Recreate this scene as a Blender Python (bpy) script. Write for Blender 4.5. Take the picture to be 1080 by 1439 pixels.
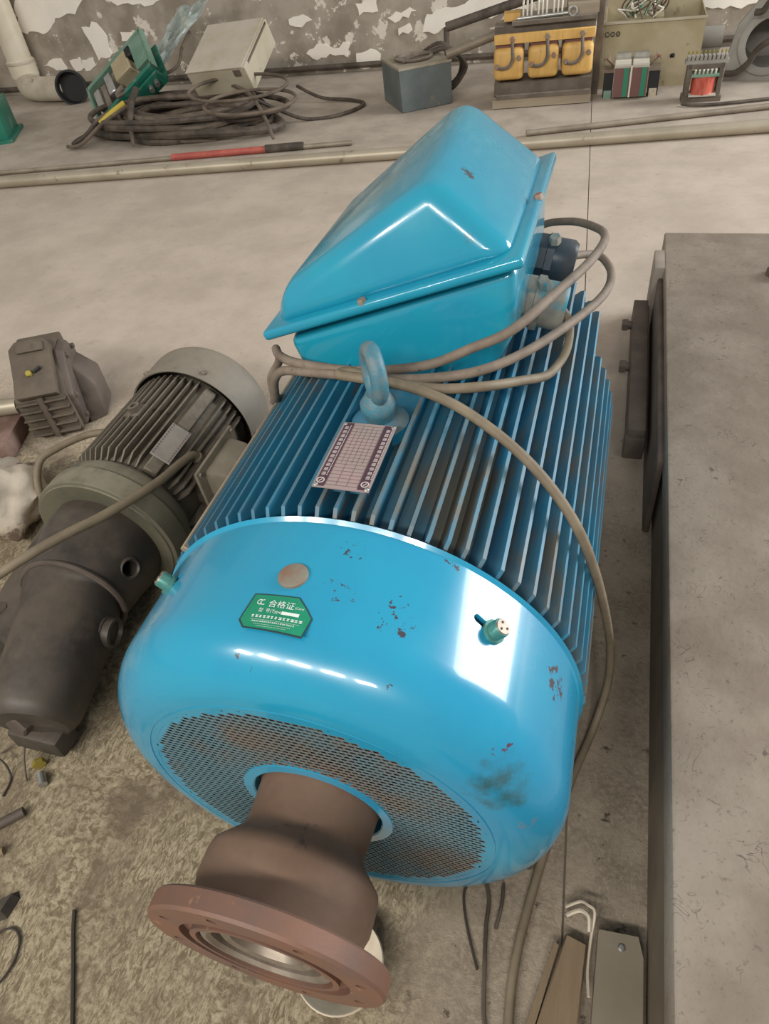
import bpy, bmesh, math, random
from mathutils import Matrix, Vector, Euler
PI = math.pi
R = math.radians
random.seed(7)
for o in list(bpy.data.objects):
    bpy.data.objects.remove(o)
scene = bpy.context.scene
col = scene.collection

# ------------------------------------------------------------------ camera
cam_d = bpy.data.cameras.new('camera')
cam_d.sensor_fit = 'AUTO'
cam_d.sensor_width = 36.0
cam_d.lens = 971.376 / 1439.0 * 36.0
cam_d.clip_start = 0.02
cam = bpy.data.objects.new('camera', cam_d)
col.objects.link(cam)
pitch, roll, yaw = 0.766456, -0.148542, -0.382368
Fv = Vector((math.sin(yaw) * math.cos(pitch), math.cos(yaw) * math.cos(pitch), -math.sin(pitch)))
R0 = Vector((math.cos(yaw), -math.sin(yaw), 0))
U0 = R0.cross(Fv)
Rv = R0 * math.cos(roll) + U0 * math.sin(roll)
Uv = -R0 * math.sin(roll) + U0 * math.cos(roll)
mw = Matrix((Rv, Uv, -Fv)).transposed().to_4x4()
mw.translation = (0.304792, -0.341424, 1.325846)
cam.matrix_world = mw
scene.camera = cam

# ------------------------------------------------------------------ light
world = bpy.data.worlds.new('world')
scene.world = world
world.use_nodes = True
bg = world.node_tree.nodes['Background']
bg.inputs[0].default_value = (1.0, 0.955, 0.90, 1)
bg.inputs[1].default_value = 0.34


def area(name, loc, target, sx, sy, power, color):
    ld = bpy.data.lights.new(name, 'AREA')
    ld.shape = 'RECTANGLE'
    ld.size = sx
    ld.size_y = sy
    ld.energy = power
    ld.color = color
    o = bpy.data.objects.new(name, ld)
    col.objects.link(o)
    o.location = loc
    d = Vector(target) - Vector(loc)
    o.rotation_euler = d.to_track_quat('-Z', 'Y').to_euler()
    return o


# daylight through the tall doorway beyond the right end of the hall
area('doorway_right_offscreen', (6.3, 4.7, 2.65), (0.2, 0.2, 0.6), 3.0, 3.9, 560, (0.96, 0.98, 1.0))
# row of high windows behind and to the left of the viewer
for k in range(5):
    area('high_window_behind_offscreen', (-4.4 + 1.5 * k, -4.2 - 0.15 * k, 4.6), (-0.3 + 0.3 * k, 0.5, 0.5), 0.95, 0.42, 78, (1.0, 0.95, 0.88))
vs = scene.view_settings
vs.view_transform = 'Standard'
vs.look = 'None'
vs.exposure = 0.2
vs.gamma = 1.0
vs.use_curve_mapping = False

# ------------------------------------------------------------------ materials
MATS = {}


def mat(name, c1, c2=None, c3=None, scale=12.0, rough=0.6, metal=0.0, bump=0.0, bscale=60.0, coat=0.0,
        stretch=(1, 1, 1), dust=None, dust_amt=0.8, spot_scale=None, spot=(0.62, 0.68), mix=(0.35, 0.65), rvar=0.0,
        alpha=1.0, spec=0.5, marks=(), world_space=False, veins=None):
    m = bpy.data.materials.new(name)
    m.use_nodes = True
    nt = m.node_tree
    n, l = nt.nodes, nt.links
    b = n['Principled BSDF']
    tc = n.new('ShaderNodeTexCoord')
    mp = n.new('ShaderNodeMapping')
    mp.inputs['Scale'].default_value = stretch
    if world_space:
        gp = n.new('ShaderNodeNewGeometry')
        l.new(gp.outputs['Position'], mp.inputs[0])
    else:
        l.new(tc.outputs['Object'], mp.inputs[0])

    def noise(sc, detail=5.0, ro=0.6):
        t = n.new('ShaderNodeTexNoise')
        t.inputs['Scale'].default_value = sc
        t.inputs['Detail'].default_value = detail
        t.inputs['Roughness'].default_value = ro
        l.new(mp.outputs[0], t.inputs['Vector'])
        return t.outputs['Fac']

    def smooth(sock, a, c):
        r = n.new('ShaderNodeMapRange')
        r.interpolation_type = 'SMOOTHSTEP'
        r.inputs['From Min'].default_value = a
        r.inputs['From Max'].default_value = c
        l.new(sock, r.inputs['Value'])
        return r.outputs[0]

    def mixc(f, a, c):
        x = n.new('ShaderNodeMix')
        x.data_type = 'RGBA'
        l.new(f, x.inputs['Factor'])
        for s, v in ((x.inputs[6], a), (x.inputs[7], c)):
            if isinstance(v, tuple):
                s.default_value = (*v, 1)
            else:
                l.new(v, s)
        return x.outputs[2]
    colr = tuple(c1)
    if c2:
        f1 = smooth(noise(scale), *mix)
        colr = mixc(f1, colr, tuple(c2))
    if c3:
        f2 = smooth(noise(spot_scale or scale * 2.7, 6, .65), *spot)
        colr = mixc(f2, colr, tuple(c3))
    if dust:
        g = n.new('ShaderNodeNewGeometry')
        sx = n.new('ShaderNodeSeparateXYZ')
        l.new(g.outputs['Normal'], sx.inputs[0])
        up = smooth(sx.outputs[2], 0.15, 0.9)
        dn = smooth(noise(scale * 1.6, 5, .7), 0.25, 0.65)
        mu = n.new('ShaderNodeMath')
        mu.operation = 'MULTIPLY'
        l.new(up, mu.inputs[0])
        l.new(dn, mu.inputs[1])
        mu2 = n.new('ShaderNodeMath')
        mu2.operation = 'MULTIPLY'
        l.new(mu.outputs[0], mu2.inputs[0])
        mu2.inputs[1].default_value = dust_amt
        colr = mixc(mu2.outputs[0], colr, tuple(dust))
    if veins:
        vs_, vc = veins
        t = n.new('ShaderNodeTexNoise')
        t.inputs['Scale'].default_value = vs_
        t.inputs['Detail'].default_value = 2
        t.inputs['Distortion'].default_value = 1.5
        l.new(mp.outputs[0], t.inputs['Vector'])
        sb = n.new('ShaderNodeMath')
        sb.operation = 'SUBTRACT'
        l.new(t.outputs['Fac'], sb.inputs[0])
        sb.inputs[1].default_value = .5
        ab = n.new('ShaderNodeMath')
        ab.operation = 'ABSOLUTE'
        l.new(sb.outputs[0], ab.inputs[0])
        vm = n.new('ShaderNodeMath')
        vm.operation = 'MULTIPLY'
        l.new(smooth(ab.outputs[0], .012, .002), vm.inputs[0])
        l.new(smooth(noise(vs_ * .9, 4, .6), .52, .64), vm.inputs[1])
        colr = mixc(vm.outputs[0], colr, tuple(vc))
        colr = mixc(smooth(noise(vs_ * 7, 4, .7), .56, .75), colr, tuple(c * .72 for c in c1))
    for (ctr, rad_, mc, ns, lo, hi) in marks:
        vd = n.new('ShaderNodeVectorMath')
        vd.operation = 'DISTANCE'
        l.new(tc.outputs['Object'], vd.inputs[0])
        vd.inputs[1].default_value = ctr
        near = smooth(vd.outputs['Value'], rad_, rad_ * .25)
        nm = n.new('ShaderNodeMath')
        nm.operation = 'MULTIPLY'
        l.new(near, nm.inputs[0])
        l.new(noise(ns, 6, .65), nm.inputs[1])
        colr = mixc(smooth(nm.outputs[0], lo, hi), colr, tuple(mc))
    if isinstance(colr, tuple):
        b.inputs['Base Color'].default_value = (*colr, 1)
    else:
        l.new(colr, b.inputs['Base Color'])
    b.inputs['Roughness'].default_value = rough
    if rvar:
        mr = n.new('ShaderNodeMapRange')
        mr.inputs['From Min'].default_value = .3
        mr.inputs['From Max'].default_value = .7
        mr.inputs['To Min'].default_value = max(0.02, rough - rvar)
        mr.inputs['To Max'].default_value = min(1, rough + rvar)
        l.new(noise(scale * 1.3), mr.inputs['Value'])
        l.new(mr.outputs[0], b.inputs['Roughness'])
    b.inputs['Metallic'].default_value = metal
    b.inputs['Specular IOR Level'].default_value = spec
    if coat:
        b.inputs['Coat Weight'].default_value = coat
        b.inputs['Coat Roughness'].default_value = 0.08
    if alpha < 1:
        b.inputs['Alpha'].default_value = alpha
    if bump:
        bp = n.new('ShaderNodeBump')
        bp.inputs['Strength'].default_value = bump
        bp.inputs['Distance'].default_value = 0.004
        l.new(noise(bscale, 6, .65), bp.inputs['Height'])
        l.new(bp.outputs[0], b.inputs['Normal'])
    MATS[name] = m
    return m


def floor_material():
    m = bpy.data.materials.new('concrete_floor')
    m.use_nodes = True
    nt = m.node_tree
    n, l = nt.nodes, nt.links
    b = n['Principled BSDF']
    g = n.new('ShaderNodeNewGeometry')
    pos = g.outputs['Position']

    def noise(sc, detail=5, ro=.6, dist=0.0, vec=None):
        t = n.new('ShaderNodeTexNoise')
        t.inputs['Scale'].default_value = sc
        t.inputs['Detail'].default_value = detail
        t.inputs['Roughness'].default_value = ro
        t.inputs['Distortion'].default_value = dist
        l.new(vec or pos, t.inputs['Vector'])
        return t.outputs['Fac']

    def rng(s, a, c, t0=0.0, t1=1.0):
        r = n.new('ShaderNodeMapRange')
        r.interpolation_type = 'SMOOTHSTEP'
        r.inputs['From Min'].default_value = a
        r.inputs['From Max'].default_value = c
        r.inputs['To Min'].default_value = t0
        r.inputs['To Max'].default_value = t1
        l.new(s, r.inputs['Value'])
        return r.outputs[0]

    def mth(op, a, c):
        x = n.new('ShaderNodeMath')
        x.operation = op
        for i, v in enumerate((a, c)):
            if isinstance(v, (int, float)):
                x.inputs[i].default_value = v
            else:
                l.new(v, x.inputs[i])
        return x.outputs[0]

    def mixc(f, a, c):
        x = n.new('ShaderNodeMix')
        x.data_type = 'RGBA'
        l.new(f, x.inputs['Factor'])
        for s, v in ((x.inputs[6], a), (x.inputs[7], c)):
            if isinstance(v, tuple):
                s.default_value = (*v, 1)
            else:
                l.new(v, s)
        return x.outputs[2]
    sep = n.new('ShaderNodeSeparateXYZ')
    l.new(pos, sep.inputs[0])
    # clean trowelled concrete in the gangway
    clean = mixc(rng(noise(2.6, 8, .68), .3, .7), (0.42, 0.355, 0.29), (0.53, 0.455, 0.38))
    clean = mixc(rng(noise(14, 8, .75), .55, .75), clean, (0.36, 0.30, 0.245))
    # gritty, glue-streaked concrete where the motors stand
    mp = n.new('ShaderNodeMapping')
    mp.inputs['Rotation'].default_value = (0, 0, R(-35))
    mp.inputs['Scale'].default_value = (1.0, 0.40, 1)
    l.new(pos, mp.inputs[0])
    streak = noise(125, 6, .66, 1.3, mp.outputs[0])
    iso = noise(75, 6, .68, .6)
    sel = rng(noise(4.5, 3, .5), .42, .58)
    mxs = n.new('ShaderNodeMix')
    l.new(sel, mxs.inputs['Factor'])
    l.new(streak, mxs.inputs[2])
    l.new(iso, mxs.inputs[3])
    streak = mxs.outputs[0]
    rough1 = mixc(rng(streak, .38, .62), (0.18, 0.14, 0.085), (0.43, 0.365, 0.25))
    rough1 = mixc(rng(noise(5, 6, .65), .45, .66), rough1, (0.165, 0.125, 0.085))
    grit = mixc(rng(noise(9, 6, .6), .35, .65), (0.21, 0.17, 0.125), (0.32, 0.265, 0.20))
    grit = mixc(rng(noise(95, 6, .75), .40, .70), grit, (0.36, 0.30, 0.23))
    grit = mixc(rng(noise(130, 3, .6), .70, .74), grit, (0.50, 0.44, 0.36))
    grit = mixc(rng(noise(28, 6, .7), .60, .68), grit, (0.09, 0.07, 0.055))
    # gritty strip along and right of the slab joint
    xs = mth('ADD', sep.outputs[0], mth('MULTIPLY', noise(6, 4), 0.12))
    near = mixc(rng(xs, .10, .30), rough1, grit)
    ydist = mth('ADD', sep.outputs[1], mth('MULTIPLY', noise(3, 5), 0.7))
    colr = mixc(rng(ydist, 1.15, 2.1), near, clean)
    # stained strip between pipes and wall
    strip = mixc(rng(noise(3.5, 6, .65), .35, .65), (0.36, 0.31, 0.255), (0.47, 0.41, 0.34))
    edge = mth('ADD', sep.outputs[1], mth('MULTIPLY', sep.outputs[0], -0.15))
    colr = mixc(rng(edge, 3.95, 4.05), colr, strip)
    l.new(colr, b.inputs['Base Color'])
    b.inputs['Roughness'].default_value = .82
    b.inputs['Specular IOR Level'].default_value = .3
    bp = n.new('ShaderNodeBump')
    bp.inputs['Distance'].default_value = .006
    hgt = mth('ADD', mth('MULTIPLY', streak, rng(ydist, 1.9, 1.2)), mth('MULTIPLY', noise(120, 5, .7), .35))
    bp.inputs['Strength'].default_value = .55
    l.new(hgt, bp.inputs['Height'])
    l.new(bp.outputs[0], b.inputs['Normal'])
    return m


M_FLOOR = floor_material()
mat('joint', (0.20, 0.165, 0.13), rough=.9)
mat('wall_render', (0.26, 0.22, 0.17), (0.41, 0.36, 0.295), (0.72, 0.66, 0.57), scale=3.5, rough=.9, bump=.6, bscale=25,
    spot_scale=6, spot=(.57, .60))
mat('wall_paint', (0.90, 0.85, 0.76), (0.84, 0.78, 0.69), scale=4, rough=.8, bump=.15, bscale=20)
mat('blue_paint', (0.010, 0.305, 0.515), (0.012, 0.265, 0.485), (0.02, 0.33, 0.50), scale=5, rough=.28, coat=.55, rvar=.08,
    spot_scale=9, spot=(.5, .75))
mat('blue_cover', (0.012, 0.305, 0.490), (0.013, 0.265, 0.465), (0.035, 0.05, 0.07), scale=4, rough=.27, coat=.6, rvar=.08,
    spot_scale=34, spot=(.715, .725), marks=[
        ((.12, .116 - .6, .678), .075, (0.05, 0.045, 0.06), 75, .565, .595), ((.039, .188 - .6, .698), .05, (0.04, 0.05, 0.07), 80, .56, .59),
        ((.047, .128 - .6, .697), .06, (0.05, 0.06, 0.08), 85, .57, .60), ((.159, .225 - .6, .66), .05, (0.05, 0.05, 0.06), 80, .56, .59),
        ((.261, .034 - .6, .574), .06, (0.10, 0.045, 0.08), 75, .56, .60), ((.302, .169 - .6, .516), .06, (0.06, 0.05, 0.06), 75, .52, .56),
        ((.262, .006 - .6, .525), .10, (0.03, 0.12, 0.15), 24, .36, .66), ((.30, -.004 - .6, .44), .055, (0.30, 0.15, 0.08), 45, .42, .62),
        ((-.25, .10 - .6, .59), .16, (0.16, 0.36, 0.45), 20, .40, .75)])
mat('blue_lid', (0.012, 0.305, 0.435), (0.014, 0.270, 0.420), (0.06, 0.17, 0.20), scale=4, rough=.24, coat=.6, rvar=.08,
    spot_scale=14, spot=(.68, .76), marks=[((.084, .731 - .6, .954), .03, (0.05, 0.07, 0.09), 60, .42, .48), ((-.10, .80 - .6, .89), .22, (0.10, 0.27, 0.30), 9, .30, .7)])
mat('grille', (0.125, 0.225, 0.265), (0.20, 0.17, 0.14), scale=3.5, rough=.5, mix=(.45, .65))
mat('fin_blue', (0.015, 0.155, 0.27), (0.02, 0.23, 0.38), (0.15, 0.125, 0.095), scale=7, rough=.5, stretch=(1, .35, 1),
    spot_scale=11, spot=(.49, .64), dust=(0.14, 0.16, 0.15), dust_amt=.65, world_space=True)
mat('rail_tan', (0.27, 0.22, 0.155), (0.20, 0.165, 0.125), scale=12, rough=.7)
mat('fin_end', (0.10, 0.40, 0.46), (0.25, 0.33, 0.33), scale=20, rough=.5)
mat('black', (0.012, 0.012, 0.013), rough=.6)
mat('rubber_dark', (0.03, 0.028, 0.027), rough=.7)
mat('rust', (0.185, 0.105, 0.068), (0.25, 0.155, 0.105), (0.125, 0.085, 0.075), scale=9, rough=.62, metal=.25, bump=.12, bscale=70,
    spot_scale=14, spot=(.5, .7))
mat('rust_hub', (0.175, 0.105, 0.070), (0.215, 0.140, 0.098), (0.115, 0.080, 0.070), scale=8, rough=.62, metal=.2, bump=.1, bscale=60)
mat('rust_red', (0.215, 0.112, 0.075), (0.165, 0.105, 0.085), (0.30, 0.175, 0.105), scale=11, rough=.55, metal=.25, bump=.1, bscale=80)
mat('steel_worn', (0.30, 0.26, 0.21), (0.20, 0.16, 0.125), scale=14, rough=.45, metal=.5)
mat('steel', (0.55, 0.55, 0.52), (0.40, 0.40, 0.38), scale=14, rough=.35, metal=.8)
mat('bolt_rust', (0.26, 0.25, 0.20), (0.30, 0.16, 0.11), scale=40, rough=.6, metal=.3)
mat('bolt_green', (0.06, 0.22, 0.20), (0.10, 0.30, 0.26), scale=30, rough=.4, metal=.3)
mat('eye_paint', (0.04, 0.19, 0.26), (0.15, 0.20, 0.22), (0.17, 0.15, 0.125), scale=26, rough=.5, bump=.3, bscale=120)
mat('gland_grey', (0.20, 0.19, 0.17), (0.32, 0.31, 0.26), (0.03, 0.27, 0.36), scale=18, rough=.55, spot_scale=16, spot=(.5, .6))
mat('gland_dark', (0.02, 0.045, 0.07), (0.07, 0.075, 0.08), scale=15, rough=.4)
mat('plate_pink', (0.36, 0.265, 0.26), (0.31, 0.265, 0.245), scale=18, rough=.5)
mat('plate_band', (0.07, 0.035, 0.05), rough=.5)
mat('plate_text', (0.55, 0.48, 0.46), rough=.5)
mat('plate_line', (0.20, 0.13, 0.13), rough=.6)
mat('sticker_green', (0.01, 0.22, 0.12), (0.012, 0.27, 0.15), scale=30, rough=.4)
mat('sticker_edge', (0.02, 0.06, 0.07), rough=.6)
mat('white_print', (0.72, 0.80, 0.75), rough=.5)
mat('cable_grey', (0.165, 0.13, 0.10), (0.225, 0.18, 0.138), (0.11, 0.087, 0.068), scale=22, rough=.7, bump=.1, bscale=90)
mat('cable_olive', (0.165, 0.132, 0.088), (0.225, 0.183, 0.122), scale=18, rough=.65)
mat('cable_dark', (0.05, 0.04, 0.031), (0.115, 0.09, 0.068), scale=9, rough=.7)
mat('cable_tan', (0.17, 0.132, 0.096), (0.085, 0.065, 0.048), scale=9, rough=.7)
mat('wire_dark', (0.05, 0.04, 0.032), rough=.7)
mat('slab_stone', (0.225, 0.185, 0.145), (0.305, 0.26, 0.21), (0.18, 0.14, 0.11), scale=5.5, rough=.72, bump=.5, bscale=38,
    spot_scale=40, spot=(.64, .70), veins=(17, (0.13, 0.10, 0.08)))
mat('slab_side', (0.15, 0.115, 0.08), (0.19, 0.145, 0.10), scale=3.5, rough=.8, mix=(.48, .62))
mat('slab_far', (0.25, 0.215, 0.18), (0.32, 0.275, 0.23), (0.18, 0.15, 0.125), scale=8, rough=.8, bump=.3, bscale=60)
mat('iron_brown', (0.115, 0.09, 0.072), (0.075, 0.058, 0.048), scale=9, rough=.65, bump=.1)
mat('olive_cast', (0.085, 0.07, 0.052), (0.125, 0.105, 0.077), (0.045, 0.038, 0.03), scale=11, rough=.7, bump=.1, dust=(0.26, 0.225, 0.175), dust_amt=.6)
mat('gear_olive', (0.085, 0.066, 0.047), (0.12, 0.095, 0.068), (0.075, 0.062, 0.048), scale=11, rough=.75, bump=.1)
mat('cowl_grey', (0.15, 0.135, 0.11), (0.20, 0.18, 0.145), (0.10, 0.088, 0.07), scale=6, rough=.6, dust=(0.255, 0.22, 0.17), dust_amt=.7)
mat('green_grey', (0.075, 0.075, 0.05), (0.12, 0.11, 0.075), scale=5, rough=.6, dust=(0.30, 0.27, 0.20), dust_amt=.75)
mat('gear_dark', (0.028, 0.024, 0.021), (0.05, 0.042, 0.035), (0.085, 0.068, 0.052), scale=6, rough=.5, bump=.08, bscale=50, spot_scale=8, spot=(.5, .7),
    dust=(0.125, 0.098, 0.073), dust_amt=.55)
mat('brass', (0.36, 0.29, 0.06), rough=.45, metal=.4)
mat('alu_dull', (0.27, 0.25, 0.225), (0.32, 0.30, 0.27), scale=25, rough=.6)
mat('grey_alu', (0.255, 0.225, 0.17), (0.21, 0.185, 0.14), scale=14, rough=.5, metal=.2)
mat('pvc', (0.66, 0.60, 0.47), (0.58, 0.51, 0.39), scale=4, rough=.4)
mat('pvc_dirty', (0.44, 0.38, 0.29), (0.55, 0.50, 0.40), (0.30, 0.25, 0.19), scale=6, rough=.7)
mat('green_paint', (0.015, 0.13, 0.085), (0.02, 0.18, 0.125), (0.16, 0.24, 0.19), scale=6, rough=.45, spot_scale=10, spot=(.55, .7))
mat('green_pale', (0.20, 0.31, 0.24), (0.13, 0.25, 0.18), scale=8, rough=.5)
mat('sheet_tan', (0.42, 0.37, 0.26), (0.50, 0.45, 0.34), (0.36, 0.29, 0.18), scale=4, rough=.6, dust=(0.52, 0.47, 0.41), dust_amt=.8)
mat('cabinet_tan', (0.37, 0.31, 0.185), (0.44, 0.38, 0.25), (0.30, 0.24, 0.14), scale=4, rough=.6)
mat('box_top', (0.27, 0.235, 0.17), (0.34, 0.30, 0.23), (0.16, 0.14, 0.105), scale=9, rough=.85)
mat('box_slate', (0.095, 0.115, 0.115), (0.13, 0.15, 0.15), (0.19, 0.17, 0.14), scale=5, rough=.55, dust=(0.31, 0.275, 0.215), dust_amt=.95)
mat('coil_yellow', (0.68, 0.42, 0.13), (0.58, 0.35, 0.10), (0.42, 0.25, 0.07), scale=8, rough=.5, stretch=(3, 1, .5))
mat('core_steel', (0.105, 0.083, 0.063), (0.16, 0.13, 0.10), scale=9, rough=.7, dust=(0.32, 0.275, 0.22), dust_amt=.7)
mat('timber_grey', (0.36, 0.30, 0.22), (0.28, 0.23, 0.165), scale=5, rough=.85, stretch=(.3, 3, 3))
mat('ceramic', (0.66, 0.62, 0.52), rough=.5)
mat('dark_red', (0.17, 0.07, 0.06), rough=.6)
mat('strip_green', (0.03, 0.22, 0.13), rough=.5)
mat('strip_maroon', (0.17, 0.085, 0.075), rough=.5)
mat('strip_white', (0.55, 0.52, 0.45), rough=.5)
mat('copper_red', (0.47, 0.07, 0.045), (0.60, 0.16, 0.11), scale=12, rough=.3, coat=.4, stretch=(6, 1, 1))
mat('red_sleeve', (0.46, 0.11, 0.08), (0.36, 0.075, 0.06), scale=10, rough=.6)
mat('pipe_steel', (0.36, 0.315, 0.235), (0.44, 0.39, 0.30), (0.25, 0.20, 0.145), scale=4, rough=.45, metal=.35)
mat('rod_steel', (0.24, 0.20, 0.155), (0.33, 0.285, 0.22), scale=6, rough=.55, metal=.3)
mat('panel_grey', (0.27, 0.26, 0.235), (0.35, 0.335, 0.30), scale=5, rough=.7)
mat('bag_film', (0.42, 0.52, 0.50), (0.55, 0.62, 0.58), scale=9, rough=.25, alpha=.5)
mat('yellow_tape', (0.55, 0.42, 0.06), rough=.6)
mat('sack_white', (0.58, 0.52, 0.43), (0.47, 0.40, 0.31), (0.15, 0.105, 0.075), scale=10, rough=.85, bump=.6, bscale=25, spot_scale=11, spot=(.52, .62))
mat('brick_brown', (0.17, 0.10, 0.08), (0.24, 0.16, 0.13), scale=14, rough=.85)
mat('timber', (0.19, 0.135, 0.082), (0.25, 0.185, 0.115), (0.12, 0.09, 0.065), scale=6, rough=.85, stretch=(4, .5, 2), bump=.2)
mat('duct_olive', (0.205, 0.175, 0.125), (0.24, 0.205, 0.15), scale=7, rough=.5)
mat('clip_cream', (0.60, 0.53, 0.42), (0.48, 0.41, 0.31), scale=14, rough=.6)

# ------------------------------------------------------------------ mesh helpers
ROOTM = {}


class MB:
    def __init__(self):
        self.bm = bmesh.new()

    def _add(self, verts, faces, M=None, mi=0):
        vv = [self.bm.verts.new((M @ Vector(v)) if M else v) for v in verts]
        for f in faces:
            try:
                fc = self.bm.faces.new([vv[i] for i in f])
                fc.material_index = mi
            except ValueError:
                pass
        return self

    def box(self, c, s, rot=None, mi=0):
        x, y, z = (k / 2 for k in s)
        v = [(-x, -y, -z), (x, -y, -z), (x, y, -z), (-x, y, -z), (-x, -y, z), (x, -y, z), (x, y, z), (-x, y, z)]
        f = [(3, 2, 1, 0), (4, 5, 6, 7), (0, 1, 5, 4), (1, 2, 6, 5), (2, 3, 7, 6), (3, 0, 4, 7)]
        M = Matrix.Translation(c)
        if rot:
            M = M @ Euler(rot).to_matrix().to_4x4()
        return self._add(v, f, M, mi)

    def lathe(self, prof, c=(0, 0, 0), d=(0, 1, 0), n=48, mi=0, closed=False, a0=0.0):
        """prof: list of (radius, distance along d)"""
        q = Vector((0, 0, 1)).rotation_difference(Vector(d).normalized()).to_matrix().to_4x4()
        M = Matrix.Translation(c) @ q
        v, f = [], []
        rings = []
        for r, h in prof:
            if r < 1e-6:
                rings.append([len(v)])
                v.append((0, 0, h))
            else:
                rings.append(list(range(len(v), len(v) + n)))
                v += [(r * math.cos(a0 + 2 * PI * i / n), r * math.sin(a0 + 2 * PI * i / n), h) for i in range(n)]
        pairs = list(zip(rings, rings[1:]))
        if closed:
            pairs.append((rings[-1], rings[0]))
        for a, b in pairs:
            for i in range(n):
                j = (i + 1) % n
                if len(a) == 1 and len(b) == 1:
                    continue
                if len(a) == 1:
                    f.append((a[0], b[j], b[i]))
                elif len(b) == 1:
                    f.append((a[i], a[j], b[0]))
                else:
                    f.append((a[i], a[j], b[j], b[i]))
        return self._add(v, f, M, mi)

    def cyl(self, p0, p1, r, r1=None, n=16, mi=0):
        p0, p1 = Vector(p0), Vector(p1)
        L = (p1 - p0).length
        r1 = r if r1 is None else r1
        return self.lathe([(0, 0), (r, 0), (r1, L), (0, L)], p0, (p1 - p0), n, mi)

    def tube(self, pts, r, n=10, sub=6, mi=0, close=False, caps=True):
        P = [Vector(p) for p in pts]
        rad = r if isinstance(r, (list, tuple)) else [r] * len(P)
        if sub > 1:
            Q, RR = [], []
            N = len(P)
            segs = N if close else N - 1
            for i in range(segs):
                if close:
                    a, b, c, d = P[(i - 1) % N], P[i], P[(i + 1) % N], P[(i + 2) % N]
                else:
                    a, b, c, d = P[max(0, i - 1)], P[i], P[i + 1], P[min(N - 1, i + 2)]
                for k in range(sub):
                    t = k / sub
                    Q.append(.5 * ((2 * b) + (c - a) * t + (2 * a - 5 * b + 4 * c - d) * t * t + (-a + 3 * b - 3 * c + d) * t ** 3))
                    RR.append(rad[i] * (1 - t) + rad[(i + 1) % N] * t)
            if not close:
                Q.append(P[-1])
                RR.append(rad[-1])
        else:
            Q, RR = P, rad
        m = len(Q)
        tang = []
        for i in range(m):
            if close:
                t = Q[(i + 1) % m] - Q[i - 1]
            else:
                t = Q[min(m - 1, i + 1)] - Q[max(0, i - 1)]
            tang.append(t.normalized() if t.length > 1e-9 else Vector((0, 1, 0)))
        u = tang[0].orthogonal().normalized()
        v, f = [], []
        for i in range(m):
            u = (u - tang[i] * u.dot(tang[i])).normalized()
            w = tang[i].cross(u)
            for k in range(n):
                a = 2 * PI * k / n
                v.append(Q[i] + (u * math.cos(a) + w * math.sin(a)) * RR[i])
        rng = m if close else m - 1
        for i in range(rng):
            j = (i + 1) % m
            for k in range(n):
                k2 = (k + 1) % n
                f.append((i * n + k, i * n + k2, j * n + k2, j * n + k))
        if caps and not close:
            f.append(tuple(reversed(range(n))))
            f.append(tuple(range((m - 1) * n, m * n)))
        return self._add(v, f, None, mi)

    def prism(self, poly, h0, h1, axis='y', mi=0):
        """extrude a polygon: axis 'y' -> poly is (x, z); axis 'z' -> poly is (x, y); axis 'x' -> (y, z)"""
        def pt(a, h):
            return {'y': (a[0], h, a[1]), 'z': (a[0], a[1], h), 'x': (h, a[0], a[1])}[axis]
        n = len(poly)
        v = [pt(a, h0) for a in poly] + [pt(a, h1) for a in poly]
        f = [tuple(reversed(range(n))), tuple(range(n, 2 * n))]
        f += [(i, (i + 1) % n, n + (i + 1) % n, n + i) for i in range(n)]
        return self._add(v, f, None, mi)

    def hull(self, pts, mi=0):
        b2 = bmesh.new()
        for p in pts:
            b2.verts.new(p)
        bmesh.ops.convex_hull(b2, input=b2.verts)
        bmesh.ops.dissolve_limit(b2, angle_limit=R(2), verts=b2.verts, edges=b2.edges)
        b2.verts.index_update()
        vs_ = [v.co.copy() for v in b2.verts if v.link_faces]
        idx = {}
        k = 0
        for v in b2.verts:
            if v.link_faces:
                idx[v.index] = k
                k += 1
        fs = [tuple(idx[v.index] for v in fc.verts) for fc in b2.faces]
        b2.free()
        return self._add(vs_, fs, None, mi)

    def bevel(self, w, seg=3, ang=25):
        bmesh.ops.recalc_face_normals(self.bm, faces=self.bm.faces)
        es = [e for e in self.bm.edges if len(e.link_faces) == 2 and e.calc_face_angle(0) > R(ang)]
        bmesh.ops.bevel(self.bm, geom=es, offset=w, segments=seg, profile=.5, affect='EDGES', clamp_overlap=True)
        return self

    def xf(self, M):
        self.bm.transform(M)
        return self

    def build(self, name, mats, parent=None, world=True, smooth=True, ang=38, recalc=True):
        if recalc:
            bmesh.ops.recalc_face_normals(self.bm, faces=self.bm.faces)
        me = bpy.data.meshes.new(name)
        self.bm.to_mesh(me)
        self.bm.free()
        if not isinstance(mats, (list, tuple)):
            mats = [mats]
        for m in mats:
            me.materials.append(MATS[m] if isinstance(m, str) else m)
        if smooth:
            me.polygons.foreach_set('use_smooth', [True] * len(me.polygons))
            me.set_sharp_from_angle(angle=R(ang))
        o = bpy.data.objects.new(name, me)
        col.objects.link(o)
        if parent is not None:
            o.parent = parent
            M = ROOTM.get(parent.name)
            if M is not None:
                if world:
                    me.transform(M.inverted())
                ROOTM[o.name] = M
        else:
            xs = [v.co for v in me.vertices]
            if xs and world:
                c = Vector((sum(v.x for v in xs) / len(xs), sum(v.y for v in xs) / len(xs), min(v.z for v in xs)))
                me.transform(Matrix.Translation(-c))
                o.location = c
                ROOTM[o.name] = Matrix.Translation(c)
        return o


def tag(o, label=None, cat=None, group=None, kind=None):
    if label:
        o['label'] = label
    if cat:
        o['category'] = cat
    if group:
        o['group'] = group
    if kind:
        o['kind'] = kind
    return o


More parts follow.
